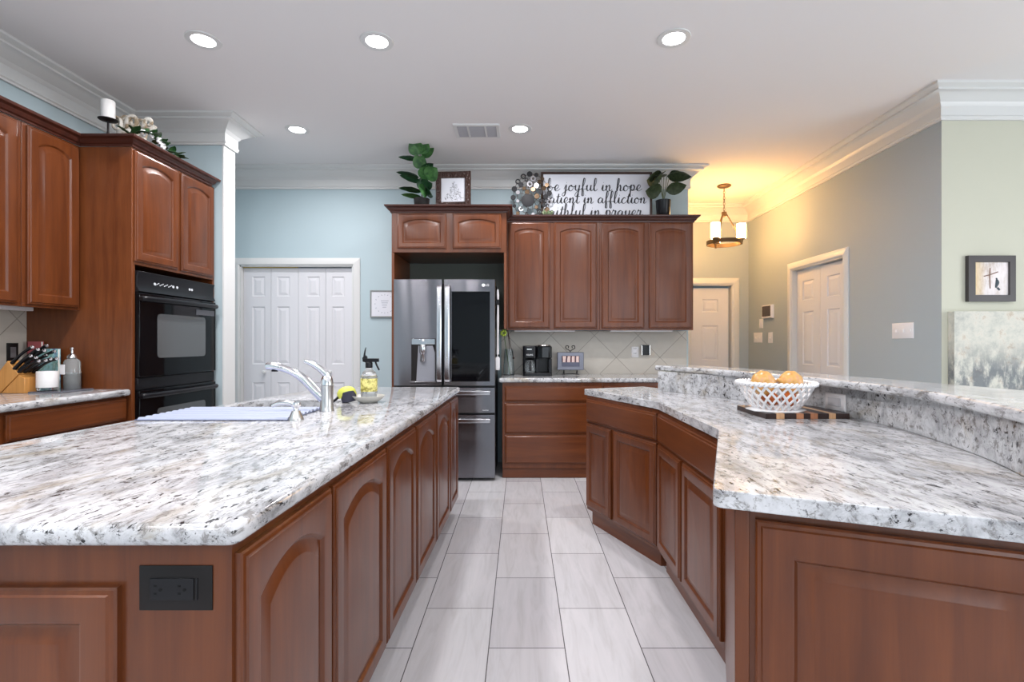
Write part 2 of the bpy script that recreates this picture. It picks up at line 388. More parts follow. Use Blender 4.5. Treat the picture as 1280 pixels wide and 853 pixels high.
# door_3 hall back
T = frame(0, YH, 0); d3 = structure_empty('door_3', (2.5, YH, 0), 0)
c = casing('door_casing', T, HX0, HX1, HZ, .085); c.parent = d3; c.location = (-2.5, -YH, 0)
if 'kind' in c: del c['kind']
ps = [(2.41, 2.62, 1.64, 1.81), (2.41, 2.62, 1.0, 1.46), (2.41, 2.62, .2, .8)]
panel_leaf(T, HX0+.013, HX1-.03, .01, HZ-.04, ps, .06, 'leaf', d3)

# recessed ceiling lights
for i, (x, y) in enumerate(CANS):
    nm = [ 'round recessed ceiling light at the far left, nearer the camera of that pair', 'round recessed ceiling light left of centre, near the top of the photo',
           'round recessed ceiling light right of centre, near the top of the photo', 'small recessed ceiling light beside the wall stub at the left',
           'small recessed ceiling light just right of the ceiling vent']
    lab = nm[i] if i < 5 else 'round recessed ceiling light behind the camera'
    o = thing('ceiling_light', lab, 'ceiling light', (x, y, H_CEIL), 0, 'recessed ceiling lights')
    MB().lathe((x, y, 0), [(.062, H_CEIL-.0015), (.066, H_CEIL-.006), (.095, H_CEIL-.005), (.098, H_CEIL-.0005), (.062, H_CEIL-.0005)], 32, cap=False).build('trim_ring', M['white'], o)
    MB().lathe((x, y, 0), [(.0005, H_CEIL-.006), (.05, H_CEIL-.0055), (.0645, H_CEIL-.003), (.0645, H_CEIL-.001)], 32).build('lens', M['can'], o)
    a = area('can_lamp', (x, y, H_CEIL-.012), (0, 0, 0), .12, .12, CAN_W, (1, .97, .98), 'DISK', 170)
# ceiling vent
o = thing('ceiling_vent', 'white rectangular air vent with grey slats on the ceiling', 'vent', (-.367, 4.265, H_CEIL))
b = MB(); x0, x1, y0, y1 = -.56, -.175, 4.13, 4.40
b.rings([rect for rect in ([(x0, y0, H_CEIL), (x1, y0, H_CEIL), (x1, y1, H_CEIL), (x0, y1, H_CEIL)], [(x0+.005, y0+.005, H_CEIL-.012), (x1-.005, y0+.005, H_CEIL-.012), (x1-.005, y1-.005, H_CEIL-.012), (x0+.005, y1-.005, H_CEIL-.012)],
         [(x0+.03, y0+.03, H_CEIL-.012), (x1-.03, y0+.03, H_CEIL-.012), (x1-.03, y1-.03, H_CEIL-.012), (x0+.03, y1-.03, H_CEIL-.012)])], False, False)
for xx in (-.44, -.295): b.box(xx-.008, xx+.008, y0+.03, y1-.03, H_CEIL-.013, H_CEIL-.002)
b.build('frame', M['white'], o)
MB().box(x0+.03, x1-.03, y0+.03, y1-.03, H_CEIL-.003, H_CEIL-.001).build('duct', mat('vent_dark', (.12, .12, .13, 1), .6), o)
for k in range(11):
    y = y0+.04+k*.019
    MB().prism_x([(y, H_CEIL-.003), (y+.012, H_CEIL-.011), (y+.013, H_CEIL-.010), (y+.002, H_CEIL-.002)], x0+.03, x1-.03).build('slat', mat('vent_slat', srgb(170, 170, 175), .4) if k == 0 else bpy.data.materials['vent_slat'], o)

# ------------------------------------------------------------------ cabinet pieces
def aring(u0, u1, z0, z1, rise, v, K=12):
    pts = [(u0, v, z0), (u1, v, z0)]
    for k in range(K+1):
        t = k/K; q = abs(2*t-1)
        pts.append((u1+(u0-u1)*t, v, z1-rise*(q**2.0)))
    return pts
def cab_door(T, u0, u1, z0, z1, parent, rise=0.0, sw=.058, t=.02, name='door', mt=None):
    b = MB(T); r = rise
    def ring(ins, v, rr): return aring(u0+ins, u1-ins, z0+ins, z1-ins, rr, v)
    rs = [ring(0, 0, 0), ring(0, -.011, 0), ring(.004, -.0145, 0), ring(.011, -.016, 0), ring(.014, -t, 0), ring(sw-.004, -t, r), ring(sw, -t+.0015, r), ring(sw+.007, -t+.010, r),
          ring(sw+.012, -t+.0105, r), ring(sw+.036, -t+.0025, r*.96), ring(sw+.040, -t+.002, r*.95)]
    b.rings(rs)
    return b.build(name, mt or M['wood'], parent, smooth=28)
def cab_drawer(T, u0, u1, z0, z1, parent, t=.02):
    b = MB(T)
    def ring(ins, v): return rect_ring(u0+ins, u1-ins, z0+ins, z1-ins, v)
    b.rings([ring(0, 0), ring(0, -.010), ring(.004, -.014), ring(.011, -.0155), ring(.015, -t), ring(.02, -t)])
    return b.build('drawer', M['woodh'], parent, smooth=28)

# ---- back upper cabinets (two units) -------------------------------
UY = 4.885; UZ0, UZ1 = 1.356, 2.41
def xb(px, Y): return (px-651)/631*Y
T = frame(0, UY, 0)
for i, (xa, xbb, doors, lab) in enumerate(((-.132, .762, ((635.5, 687), (692.5, 746)), 'reddish cherry wall cabinet with arched doors right of the fridge, above the coffee maker'),
                                  (.7635, 1.668, ((752, 805), (811, 864.5)), 'reddish cherry wall cabinet with arched doors at the hallway end of the back wall'))):
    o = thing('wall_cabinet', lab, 'cabinet', (xa, UY, UZ0), 0, 'wall cabinets on the back wall')
    b = MB(); b.box(xa, xbb, UY, YB-.003, UZ0+.015, UZ1); b.box(xa, xbb, UY, UY+.02, UZ0, UZ0+.015); b.build('body', M['wood'], o, bevel=.0015)
    for (p, q) in doors: cab_door(T, xb(p, UY), xb(q, UY), 1.375, 2.396, o, rise=.03)
CCP = [(0, 0), (.010, 0), (.012, .012), (.022, .017), (.030, .028), (.034, .038), (.045, .045), (.052, .047), (.055, .058), (.055, .062), (0, .062)]
def cab_crown(path, z, label, kx=1.0):
    o = MB().sweep(path, [(a*kx, z+b_) for a, b_ in CCP]).build('crown_moulding', M['wood_dark'], smooth=25)
    setp(o, label, 'moulding', 'wooden crowns on the cabinets'); return o
cab_crown([(1.668, YB-.002), (1.668, UY), (-.134, UY)][0:3], 2.40, 'dark wooden crown along the top of the four-door back wall cabinets')
# under cabinet light bars
for k, (p, q) in enumerate(((643, 719), (763, 841))):
    y = 4.96
    b = MB(); b.box(xb(p, y), xb(q, y), y, y+.05, UZ0-.013, UZ0+.015)
    o = b.build('light_bar', M['plate'], bevel=.004)
    setp(o, ['slim white under-cabinet light bar above the coffee maker', 'slim white under-cabinet light bar above the wall outlets'][k], 'light bar', 'under-cabinet light bars')
# ---- fridge surround ------------------------------------------------
FY = 4.56
o = thing('fridge_cabinet', 'deep cherry cabinet surround with two small arched doors above the fridge', 'cabinet', (-1.19, FY, 0), 0)
FX0, FX1 = xb(489.5, FY), xb(633, FY)
b = MB(); b.box(FX0, FX1, FY, YB-.003, 2.052, 2.41); b.build('body', M['wood'], o, bevel=.0015)
b = MB(); b.box(FX0, FX0+.022, FY, YB-.003, 0, 2.051); b.build('side_panel', M['wood_side'], o, bevel=.0015)
b = MB(); b.box(FX1-.022, FX1, FY, YB-.003, 1.36, 2.051); b.build('side_panel', M['wood_side'], o, bevel=.0015)
MB().box(FX0+.023, FX1-.023, YB-.008, YB-.003, 1.37, 2.05).build('alcove_shade_panel', mat('alcove_shade_grey', srgb(112, 116, 108), .7), o)  # alcove shade put into colour: darker grey-olive sheet over the blue wall
T = frame(0, FY, 0)
for p, q in ((497, 558), (566, 626.5)): cab_door(T, xb(p, FY), xb(q, FY), 2.085, 2.40, o, rise=.03, sw=.05)
cab_crown([(FX1, UY-.056), (FX1, FY), (FX0, FY), (FX0, YB-.002)], 2.41, 'dark wooden crown on top of the fridge cabinet')

# ---- fridge ---------------------------------------------------------
fr = thing('refrigerator', 'dark stainless french-door refrigerator with water dispenser and glass panel', 'refrigerator', (-.681, 4.5, 0))
fx0, fx1, fy = -1.134, -.2285, 4.5
MB().box(fx0+.01, fx1-.005, fy+.075, 5.15, .02, 1.775).build('case', M['fridgeside'], fr, bevel=.008)
def bowed(x0, x1, z0, z1, bow, name='door', y=fy, holes=None):
    N = 14; poly = [(x1, y+.07), (x0, y+.07), (x0, y+.006), (x0+.004, y+.001)]
    for k in range(1, N): 
        t_ = k/N; poly.append((x0+.004+(x1-x0-.008)*t_, y+.001-bow*math.sin(pi*t_)))
    poly += [(x1-.004, y+.001), (x1, y+.006)]
    return MB().prism(poly[::-1], z0, z1).build(name, M['steel'], fr, smooth=30)
Z = lambda py, Y: 1.24-(py-428)/631*Y
dz0, dz1 = Z(482.3, fy), Z(349.5, fy)
mx0, mx1 = xb(552.6, fy), xb(554.6, fy)
dl = bowed(fx0, mx0, dz0, dz1, .004); dr = bowed(mx1, fx1, dz0, dz1, .003)
dm_ = bowed(fx0, fx1, Z(516.3, fy), Z(485, fy), .004, 'drawer'); db = bowed(fx0, fx1, .03, Z(519, fy), .004, 'drawer')
# handles
for (p, q), par in (((545.5, 551.8), dl), ((555.6, 562), dr)):
    xa, xc = xb(p, fy-.05), xb(q, fy-.05)
    b = MB(); zt, zb = Z(356, fy-.05), Z(479, fy-.05)
    b.prism_x([(fy-.012, zt), (fy-.035, zt-.006), (fy-.052, zt-.03), (fy-.052, zb+.03), (fy-.035, zb+.006), (fy-.012, zb), (fy-.012, zb+.016), (fy-.030, zb+.02), (fy-.038, zb+.04), (fy-.038, zt-.04), (fy-.030, zt-.02), (fy-.012, zt-.016)], xa, xc)
    b.build('handle', M['steelb'], par, bevel=.004)
for py, par in ((491.5, dm_), (526.5, db)):
    b = MB(); z = Z(py, fy-.05); xa, xc = fx0+.05, xb(612.5, fy-.05)
    b.box(xa, xc, fy-.055, fy-.035, z-.018, z+.018)
    for x in (xa+.01, xc-.03): b.box(x, x+.02, fy-.036, fy-.001, z-.012, z+.012)
    b.build('handle', M['steelb'], par, bevel=.004)
# glass panel on right door
gx0, gx1 = xb(564.5, fy), xb(612.5, fy)
MB().box(gx0, gx1, fy-.0095, fy+.01, Z(477, fy), Z(364.5, fy)).build('glass_panel', M['blackg'], dr, bevel=.002)
# dispenser
sx0, sx1, sz0, sz1 = xb(515, fy), xb(544, fy), Z(476.5, fy), Z(424, fy)
dd = MB().box(sx0-.004, sx1+.004, fy-.0155, fy+.01, sz0-.006, sz1+.004).build('dispenser', M['blackm'], dl, bevel=.002)
MB().box(sx0, sx1, fy-.0175, fy-.0145, sz1-.048, sz1).build('dispenser_top', M['steelb'], dd, bevel=.001)
MB().prism_y([(sx0+.042, sz0), (sx1, sz0), (sx1, sz1-.12), (sx1-.02, sz1-.06), (sx0+.06, sz1-.06)], fy-.018, fy-.0145).build('paddle', mat('dispenser_grey', srgb(140, 142, 150), .35), dd)
xc = (sx0+sx1)/2+.0
b = MB(); b.lathe((xc, fy-.03, 0), [(.024, sz1-.20), (.027, sz1-.19), (.020, sz1-.14), (.028, sz1-.125), (.031, sz1-.12), (.031, sz1-.06), (.026, sz1-.05)], 20); b.build('nozzle', M['steelb'], dd)
b = MB(); b.lathe((xc, fy-.025, 0), [(.004, sz1-.012), (.009, sz1-.02), (.009, sz1-.004), (.004, sz1)], 12); b.build('indicator', M['plate'], dd)
MB().box(sx0-.015, sx1+.01, fy-.026, fy-.014, sz0-.012, sz0-.002).build('drip_tray', M['steelb'], dd, bevel=.002)
def text(s, size, loc, rot, m, name, parent, ext=.0006, align='CENTER'):
    cu = bpy.data.curves.new(name, 'FONT'); cu.body = s; cu.size = size; cu.extrude = ext; cu.align_x = align; cu.align_y = 'CENTER'
    tmp = bpy.data.objects.new(name+'_tmp', cu); COL.objects.link(tmp); bpy.context.view_layer.update()
    me = bpy.data.meshes.new_from_object(tmp.evaluated_get(bpy.context.evaluated_depsgraph_get())); bpy.data.objects.remove(tmp)
    Mx = Matrix.Translation(loc) @ Matrix.Rotation(R(rot[2]), 4, 'Z') @ Matrix.Rotation(R(rot[0]), 4, 'X')
    me.transform(WM[parent.name].inverted() @ Mx if parent else Mx); me.materials.clear(); me.materials.append(m)
    o = bpy.data.objects.new(name, me); COL.objects.link(o)
    if parent: o.parent = parent
    WM[o.name] = WM[parent.name].copy() if parent else Matrix.Identity(4)
    return o
lg = mat('logo_white', (.85, .85, .87, 1), .3)
lx, lz = xb(606.5, fy), Z(356.8, fy)
text('LG', .028, (lx+.018, fy-.008, lz), (90, 0, 0), lg, 'logo', dr)
b = MB(); b.lathe((lx-.016, fy-.006, lz), [(.0145, 0), (.0145, .003)], 20, M=Matrix.Rotation(R(90), 4, 'X')); b.build('logo_disc', lg, dr)
text('InstaView', .014, (xb(607, fy), fy-.006, Z(513, fy)), (90, 0, 0), lg, 'lettering', dm_)

# things on the right flank of the fridge
o = thing('cleaning_brush', 'white handled brush hanging upright on the side of the fridge', 'brush', (-.2, 4.62, 1.1))
x = -.222
b = MB(); b.tube([(x+.012, 4.6, 1.72), (x+.014, 4.6, 1.6), (x+.012, 4.6, 1.3), (x+.01, 4.6, 1.03)], lambda t_: .008+.004*math.sin(t_*9)**2, 8, 4); b.build('handle', M['plate'], o)
b = MB(); b.box(x-.008, x+.03, 4.585, 4.615, .985, 1.10); b.build('head', M['plate'], o, bevel=.006)
for z0_, z1_ in ((1.58, 1.63), (1.11, 1.13)): b = MB(); b.box(x-.004, x+.03, 4.59, 4.61, z0_, z1_); b.build('mount', M['black'], o, bevel=.003)

# ---- back base run --------------------------------------------------
BY = 4.6; T = frame(0, BY, 0)
o = thing('base_cabinet', 'cherry base cabinet of three wide drawers right of the fridge', 'cabinet', (-.168, BY, 0), 0, 'base cabinets on the back wall')
b = MB(); b.box(-.168, .742, BY, YB-.003, .09, .873); b.box(-.168, .742, BY+.03, YB-.003, 0, .09); b.build('body', M['wood'], o, bevel=.0015)
for z0, z1 in ((.702, .838), (.412, .686), (.135, .396)): cab_drawer(T, -.145, .73, z0, z1, o)
b = MB(); b.box(-.168, .742, BY+.012, BY+.03, 0, .088); b.build('toe_board', M['woodh'], o, bevel=.004)
o = thing('base_cabinet', 'cherry base cabinet on the back wall, mostly hidden behind the peninsula', 'cabinet', (.744, BY, 0), 0, 'base cabinets on the back wall')
b = MB(); b.box(.744, 1.69, BY, YB-.003, .09, .873); b.box(.744, 1.69, BY+.03, YB-.003, 0, .09); b.build('body', M['wood'], o, bevel=.0015)
for u0, u1 in ((.76, 1.21), (1.225, 1.675)):
    cab_drawer(T, u0, u1, .702, .838, o); cab_door(T, u0, u1, .115, .686, o)
def slab(poly, z0, z1, name, label, mt=None, bev=.014, fil=.03, cut=None):
    b = MB(); b.prism(fillet(poly, fil), z0, z1)
    o = b.build(name, mt or M['granite'], bevel=bev, seg=4, smooth=40, angle=50)
    if cut: bake_cut(o, cut)
    setp(o, label, 'countertop'); return o
def bake_cut(o, cutter_mb):
    c = cutter_mb.build('tmp_cut', M['granite']); 
    m_ = o.modifiers.new('cut', 'BOOLEAN'); m_.operation = 'DIFFERENCE'; m_.object = c; m_.solver = 'EXACT'
    bpy.context.view_layer.update(); dg = bpy.context.evaluated_depsgraph_get()
    me = bpy.data.meshes.new_from_object(o.evaluated_get(dg)); o.modifiers.clear(); o.data = me
    me.shade_smooth(); me.set_sharp_from_angle(angle=R(35))
    bpy.data.objects.remove(c)
slab([(-.20, BY-.03), (1.70, BY-.03), (1.70, YB-.012), (-.20, YB-.012)], .874, .914, 'countertop', 'speckled granite counter along the back wall under the coffee maker', fil=[.02, .02, 0, 0])
b = MB(); b.box(-.20, 1.712, YB-.011, YB-.002, .874, UZ0-.001)
setp(b.build('backsplash', M['splash_b'], smooth=0), 'beige diagonal tile backsplash behind the coffee maker', 'backsplash')

# ---- left run -------------------------------------------------------
LX0 = -2.785; OX, OY0, OY1 = -2.455, 3.187, 4.042     # oven tower front plane and extent
XS = 0.0
ov = thing('oven_cabinet', 'tall cherry oven cabinet with two arched doors above the black oven', 'cabinet', (OX, OY0, 0), 90)
T = frame(OX, OY0, 90); LW = OY1-OY0
b = MB()
b.box(XL+.002, OX, OY0, OY0+.025, 0, 2.475); b.box(XL+.002, OX, OY1-.02, OY1, 0, 2.475)
b.box(XL+.002, XL+.02, OY0+.025, OY1-.02, 0, 2.475); b.box(XL+.02, OX, OY0+.025, OY1-.02, 1.735, 2.475)
b.box(XL+.02, OX, OY0+.025, OY1-.02, .0, .30)
b.build('body', M['wood_side'], ov, bevel=.0015)
def yl(px, x): return x*631/(px-651)
ya, yb_, yc, yd = yl(166.5, OX), yl(220.5, OX), yl(225, OX), yl(264.8, OX)
cab_door(T, ya-OY0, yb_-OY0, 1.755, 2.46, ov, rise=.032, sw=.055); cab_door(T, yc-OY0, yd-OY0, 1.755, 2.46, ov, rise=.032, sw=.055)
cab_crown([(LX0, 2.0), (LX0, OY0), (OX, OY0), (OX, OY1-.058), (XL+.2, OY1-.058)][::-1], 2.475, 'dark wooden crown running over the left wall cabinets and the oven cabinet')
# double oven
oy0, oy1 = yl(168.7, OX), yl(265, OX)
oven = thing('double_oven', 'black built-in double wall oven in the tall cherry cabinet', 'oven', (OX, oy0, .32), 90)
T = frame(OX, oy0, 90); wo = oy1-oy0
MB(T).box(.006, wo-.006, .0, .5, .32, 1.70).build('case', M['black'], oven)
MB(T).prism_x([(0, 1.70), (-.022, 1.695), (-.012, 1.66), (-.012, 1.60), (-.028, 1.565), (0, 1.56)], 0, wo).build('control_panel', M['black'], oven, bevel=.002)
ctl = mat('control_marks', (.55, .57, .6, 1), .3, emit=(.6, .65, .7, 1), es=.15)
b = MB(T)
for k in range(12): b.box(.16+k*.014, .168+k*.014, -.0145, -.0115, 1.62+(k % 3)*.006, 1.626+(k % 3)*.006)
b.build('display', ctl, oven)
for u in (.155, .335, .375, .51, .535): b = MB(T); b.lathe((u, -.0115, 1.628), [(.009, 0), (.009, .004)], 10, M=Matrix.Rotation(R(90), 4, 'X')); b.build('button', ctl, oven)
def oven_door(z0, z1, wz0, wz1):
    d = MB(T).box(0, wo, -.03, 0, z0, z1).build('oven_door', M['blackg'], oven, bevel=.004)
    wb = MB(T); px0, px1 = .155, wo-.135
    wb.prism_y(fillet([(px0, wz0), (px1, wz0), (px1, wz1), (px0, wz1)], .03, 5), -.033, -.0305)
    wb.build('window', mat('oven_window', (.13, .135, .14, 1), .12, metal=.3) if 'oven_window' not in bpy.data.materials else bpy.data.materials['oven_window'], d)
    h = MB(T); zt = z1-.035
    h.tube([(.02, -.03, zt), (.035, -.052, zt), (wo*.5, -.062, zt), (wo-.05, -.052, zt), (wo-.035, -.03, zt)], .017, 10, 6); h.build('handle', M['black'], d)
    return d
oven_door(1.015, 1.555, 1.135, 1.43)
d = bpy.data.objects.new; MB(T).box(wo-.245, wo-.025, -.034, -.03, 1.445, 1.485).build('badge', mat('badge_grey', srgb(90, 92, 98), .3), oven)
MB(T).box(0, wo, -.018, 0, .935, 1.01).build('vent_strip', M['black'], oven, bevel=.003)
oven_door(.34, .93, .48, .80)
# left wall cabinets
LX = -2.785
for k, (y0, y1, doors, lab) in enumerate((
        (2.815, OY0-.002, (((yl(32, LX)), 3.168),), 'single-door cherry wall cabinet beside the tall oven cabinet'),
        (2.0, 2.812, ((2.02, 2.39), (2.41, yl(19.5, LX))), 'cherry wall cabinet at the left edge of the photo'))):
    o = thing('wall_cabinet', lab, 'cabinet', (LX, y0, 1.44), 90, 'wall cabinets on the left wall')
    T = frame(LX, y0, 90)
    b = MB(); b.box(XL+.002, LX, y0, y1, 1.46, 2.475); b.box(LX-.02, LX, y0, y1, 1.44, 1.46); b.build('body', M['wood'], o, bevel=.0015)
    for a, c_ in doors: cab_door(T, a-y0, c_-y0, 1.455, 2.46, o, rise=.034, sw=.058)
b = MB(); b.box(-3.03, -2.98, 2.05, 3.09, 1.43, 1.458)
setp(b.build('light_bar', M['plate'], bevel=.004), 'slim white light bar under the left wall cabinets', 'light bar', 'under-cabinet light bars')
BX = -2.49
for k, (y0, y1) in enumerate(((2.39, 3.185), (1.64, 2.388))):
    o = thing('base_cabinet', ['cherry base cabinet with wide drawer left of the oven', 'cherry base cabinet at the left edge of the photo'][k], 'cabinet', (BX, y0, 0), 90, 'base cabinets on the left wall')
    T = frame(BX, y0, 90); b = MB(); b.box(XL+.002, BX, y0, y1, .09, .903); b.box(XL+.002, BX-.06, y0, y1, 0, .09); b.build('body', M['wood'], o, bevel=.0015)
    cab_drawer(T, .04, y1-y0-.012, .755, .888, o); cab_door(T, .04, y1-y0-.012, .11, .74, o)
slab([(XL+.013, 1.64), (OX, 1.64), (OX, 3.185), (XL+.013, 3.185)], .904, .944, 'countertop', 'speckled granite counter on the left wall under the knife block', fil=[0, .02, .02, 0])
b = MB(); b.box(XL+.002, XL+.011, 1.64, OY0-.001, .904, 1.459)
setp(b.build('backsplash', M['splash_l'], smooth=0), 'beige diagonal tile backsplash behind the knife block', 'backsplash')

# ---- island ---------------------------------------------------------
isl = thing('kitchen_island', 'long cherry kitchen island with arched side doors and black outlet', 'island', (-.532, .93, 0), 0)
R0, R1 = (-.532, .93), (-.470, 3.66)
poly = [(-1.62, .93), R0, R1, (-1.2, 3.62), (-1.42, 3.38), (-1.49, 2.9), (-1.60, 2.1), (-1.63, 1.6)]
toe = [(-1.56, 1.0), (-.592, 1.0), (-.53, 3.6), (-1.2, 3.56), (-1.36, 3.35), (-1.43, 2.9), (-1.54, 2.1), (-1.57, 1.6)]
SX0, SX1, SY0, SY1 = -1.47, -.985, 2.10, 2.83
b = MB(); b.prism(poly, .10, .873); ib = b.build('body', M['wood'], isl)
ibc = MB(); ibc.box(SX0-.03, SX1+.03, SY0-.03, SY1+.03, .62, 1.0)
ibc.v = [tuple(WM[isl.name].inverted() @ Vector(p)) for p in ibc.v]     # island body's local frame
c_ = ibc
def bake_cut_local(o, mb, root):
    c = mb.build('tmp_cut', M['wood']); c.parent = root
    m_ = o.modifiers.new('cut', 'BOOLEAN'); m_.operation = 'DIFFERENCE'; m_.object = c; m_.solver = 'EXACT'
    bpy.context.view_layer.update(); dg = bpy.context.evaluated_depsgraph_get()
    me = bpy.data.meshes.new_from_object(o.evaluated_get(dg)); o.modifiers.clear(); o.data = me; bpy.data.objects.remove(c)
bake_cut_local(ib, ibc, isl)
MB().prism(toe, 0, .10).build('toe_base', M['wood_dark'], isl)
angR = math.degrees(math.atan2(R1[1]-R0[1], R1[0]-R0[0])); T = frame(R0[0], R0[1], angR)
for a, c2 in ((.937, 1.357), (1.374, 1.86), (1.88, 2.33), (2.35, 2.81), (2.83, 3.29), (3.31, 3.65)):
    cab_door(T, a-.93, c2-.93, .115, .848, isl, rise=.05, sw=.058)
T = frame(-1.62, .93, 0)
cab_door(T, .22, .885, .14, .793, isl, rise=0, sw=.062, name='end_panel')
cab_door(T, -.02+.02, .20, .14, .793, isl, rise=0, sw=.05, name='end_panel')
o = thing('outlet', 'black double outlet set sideways in the near end of the island', 'outlet', (-.634, .93, .79))
b = MB()
def pl(x0, x1, z0, z1, y, t_, ins): return [rect_ring(x0, x1, z0, z1, y), rect_ring(x0, x1, z0, z1, y-t_*.4), rect_ring(x0+ins, x1-ins, z0+ins, z1-ins, y-t_)]
b.rings(pl(-.701, -.567, .747, .829, .93, .006, .008)); b.build('cover_plate', M['blackm'], o)
b = MB(); b.box(-.678, -.598, .9215, .926, .768, .808); b.box(-.594, -.591, .9215, .926, .768, .808)
rc = b.build('receptacle', M['black'], o, bevel=.001)
b = MB(); 
for xx in (-.664, -.620):
    b = MB()
    b.box(xx-.006, xx-.001, .9208, .923, .793, .796); b.box(xx-.006, xx-.001, .9208, .923, .779, .782); b.lathe((xx+.006, .923, .7875), [(.003, 0), (.003, .0022)], 10, M=Matrix.Rotation(R(90), 4, 'X'))
    b.build('socket', mat('slot_black', (.001, .001, .001, 1), .9) if xx < -.65 else bpy.data.materials['slot_black'], rc)
cut = MB(); cut.prism(fillet([(SX0, SY0), (SX1, SY0), (SX1, SY1), (SX0, SY1)], .07, 6), .8, 1.0)
itop = slab([(-1.70, .895), (-.503, .895), (-.437, 3.685), (-1.2, 3.685), (-1.45, 3.43), (-1.53, 2.9), (-1.635, 2.09), (-1.665, 1.6)], .874, .914, 'countertop',
     'white speckled granite top of the island around the sink', bev=.016, fil=[.03, .03, .04, .1, .12, .1, .1, .1], cut=cut)
# sink basin
sk = thing('sink', 'stainless undermount sink sunk in the island granite', 'sink', (-1.2275, 2.465, .66))
def rr(e, z, f=.07):
    return [(p[0], p[1], z) for p in fillet([(SX0+e, SY0+e), (SX1-e, SY0+e), (SX1-e, SY1-e), (SX0+e, SY1-e)], f, 6)]
MB().rings([rr(-.02, .8725), rr(-.003, .8725), rr(0, .868), rr(.012, .70), rr(.035, .672), rr(.06, .668)], False, True).build('basin', M['steelsink'], sk, smooth=50)
b = MB(); b.lathe((-1.2275, 2.465, .668), [(.045, .001), (.045, .004), (.038, .004), (.03, .001)], 20); b.build('drain', M['chrome'], sk)
# ribbed drying mat lying over the near part of the sink
mw = mat('mat_white', srgb(158, 166, 188), .4)
b = MB(); x0, x1, y0, y1 = -1.60, -.965, 2.09, 2.47
b.mi = 0; b.box(x0, x1, y0, y1, .9155, .9185); b.mi = 1
for k in range(9):
    a = y0+.008+(y1-y0-.01)*k/9; b.prism_x([(a, .9186), (a+.004, .9245), (a+.010, .9265), (a+.020, .9265), (a+.026, .9245), (a+.030, .9186)], x0+.006, x1-.006)
setp(b.build('drying_mat', [mat('mat_groove_shade', srgb(104, 110, 134), .5), mw], smooth=60), 'white ribbed drying mat laid across the near part of the sink', 'drying mat')  # base darker than the ribs: groove shade put into the colour
# faucet
fc = thing('faucet', 'brushed nickel kitchen faucet with long angled spout over the sink', 'faucet', (-.918, 2.39, .914))
fx, fY = -.918, 2.39
MB().lathe((fx, fY, 0), [(.033, .914), (.033, .920), (.030, .926), (.0285, .98), (.029, 1.03), (.0295, 1.036)], 28).build('body', M['nickel'], fc)
S = .00379
def fp(px, py): return (fx+(px-409)*S, fY, 1.24-(py-428)*S)
b = MB(); b.tube([fp(405, 499), fp(394, 488), fp(380, 474), fp(366, 465), fp(352, 460), fp(344, 458.5)], lambda t_: .024-.009*t_, 14, 6); b.build('spout', M['chrome'], fc)
b = MB(); b.tube([fp(357, 461), fp(349, 459), fp(339, 458), fp(334, 458.4)], lambda t_: .0165+.003*math.sin(t_*pi), 14, 4); sh = b.build('spray_head', M['chrome'], fc)
b = MB(); b.lathe(fp(344, 461.5), [(.014, -.012), (.015, -.010), (.015, 0)], 14); b.build('nozzle', M['black'], sh)
b = MB(); b.lathe((fx, fY, 0), [(.029, 1.038), (.0275, 1.06), (.021, 1.078), (.008, 1.086)], 28)
b.tube([fp(412, 477), fp(408, 469), fp(401, 462), fp(392, 456), fp(384, 452.5), fp(381, 452)], lambda t_: .017-.009*t_+.002*math.sin(t_*pi), 12, 6, flat=.8); b.build('lever', M['chrome'], fc)
# soap pump
sp = thing('soap_dispenser', 'short nickel soap dispenser with side spout in front of the faucet', 'soap dispenser', (-.944, 2.12, .914))
px_, py_ = -.944, 2.12
MB().lathe((px_, py_, 0), [(.031, .914), (.031, .919), (.024, .933), (.019, .945), (.016, .952)], 24).build('base', M['nickel'], sp)
b = MB(); b.lathe((px_, py_, 0), [(.011, .952), (.010, .962), (.019, .972), (.021, .980), (.019, .987), (.006, .99)], 20)
b.tube([(px_-.005, py_, .981), (px_-.04, py_, .985), (px_-.075, py_, .983), (px_-.10, py_, .972)], lambda t_: .0115-.004*t_, 10, 5); b.build('pump', M['chrome'], sp)
# spray bottle, dish and scrubber
dx, dy = -.826, 2.74
o = MB().lathe((dx, dy, .9145), [(.045, 0), (.048, .002), (.075, .02), (.087, .036), (.084, .037), (.07, .022), (.045, .008), (.002, .007)], 36, cap=False).build('dish', mat('dish_cream', srgb(196, 194, 186), .25), smooth=60)
setp(o, 'shallow cream dish holding the spray bottle on the island', 'dish')
sb = thing('spray_bottle', 'clear spray bottle of yellow soap with black trigger on the dish', 'spray bottle', (dx+.0, dy, .923))
bx = dx+.002
MB().lathe((bx, dy, .9225), [(.040, 0), (.043, .004), (.043, .125), (.046, .128), (.043, .134), (.034, .155), (.018, .168), (.016, .18)], 28).build('bottle', mat('bottle_plastic', (.95, .97, .97, 1), .05, trans=.85), sb)
MB().lathe((bx, dy, .9255), [(.038, 0), (.041, .003), (.041, .04), (.001, .0402)], 24, cap=False).build('soap', mat('clear_soap', srgb(205, 210, 214), .1, trans=.3), sb)
m = mat('yellow_label', srgb(226, 214, 120), .35); t = NT(m); t.l(t.ramp(t.noise(t.coord(), 60, 3), [(.45, srgb(232, 222, 140)), (.62, srgb(150, 140, 60))]), t.b.inputs['Base Color'])
MB().lathe((bx, dy, .9225), [(.0435, .052), (.0442, .053), (.0442, .12), (.0435, .121)], 28, cap=False).build('label_wrap', m, sb)
b = MB(); b.lathe((bx, dy, .9225), [(.017, .178), (.019, .18), (.019, .205), (.014, .212)], 16)
b.box(bx-.03, bx+.052, dy-.012, dy+.012, 1.133, 1.152)
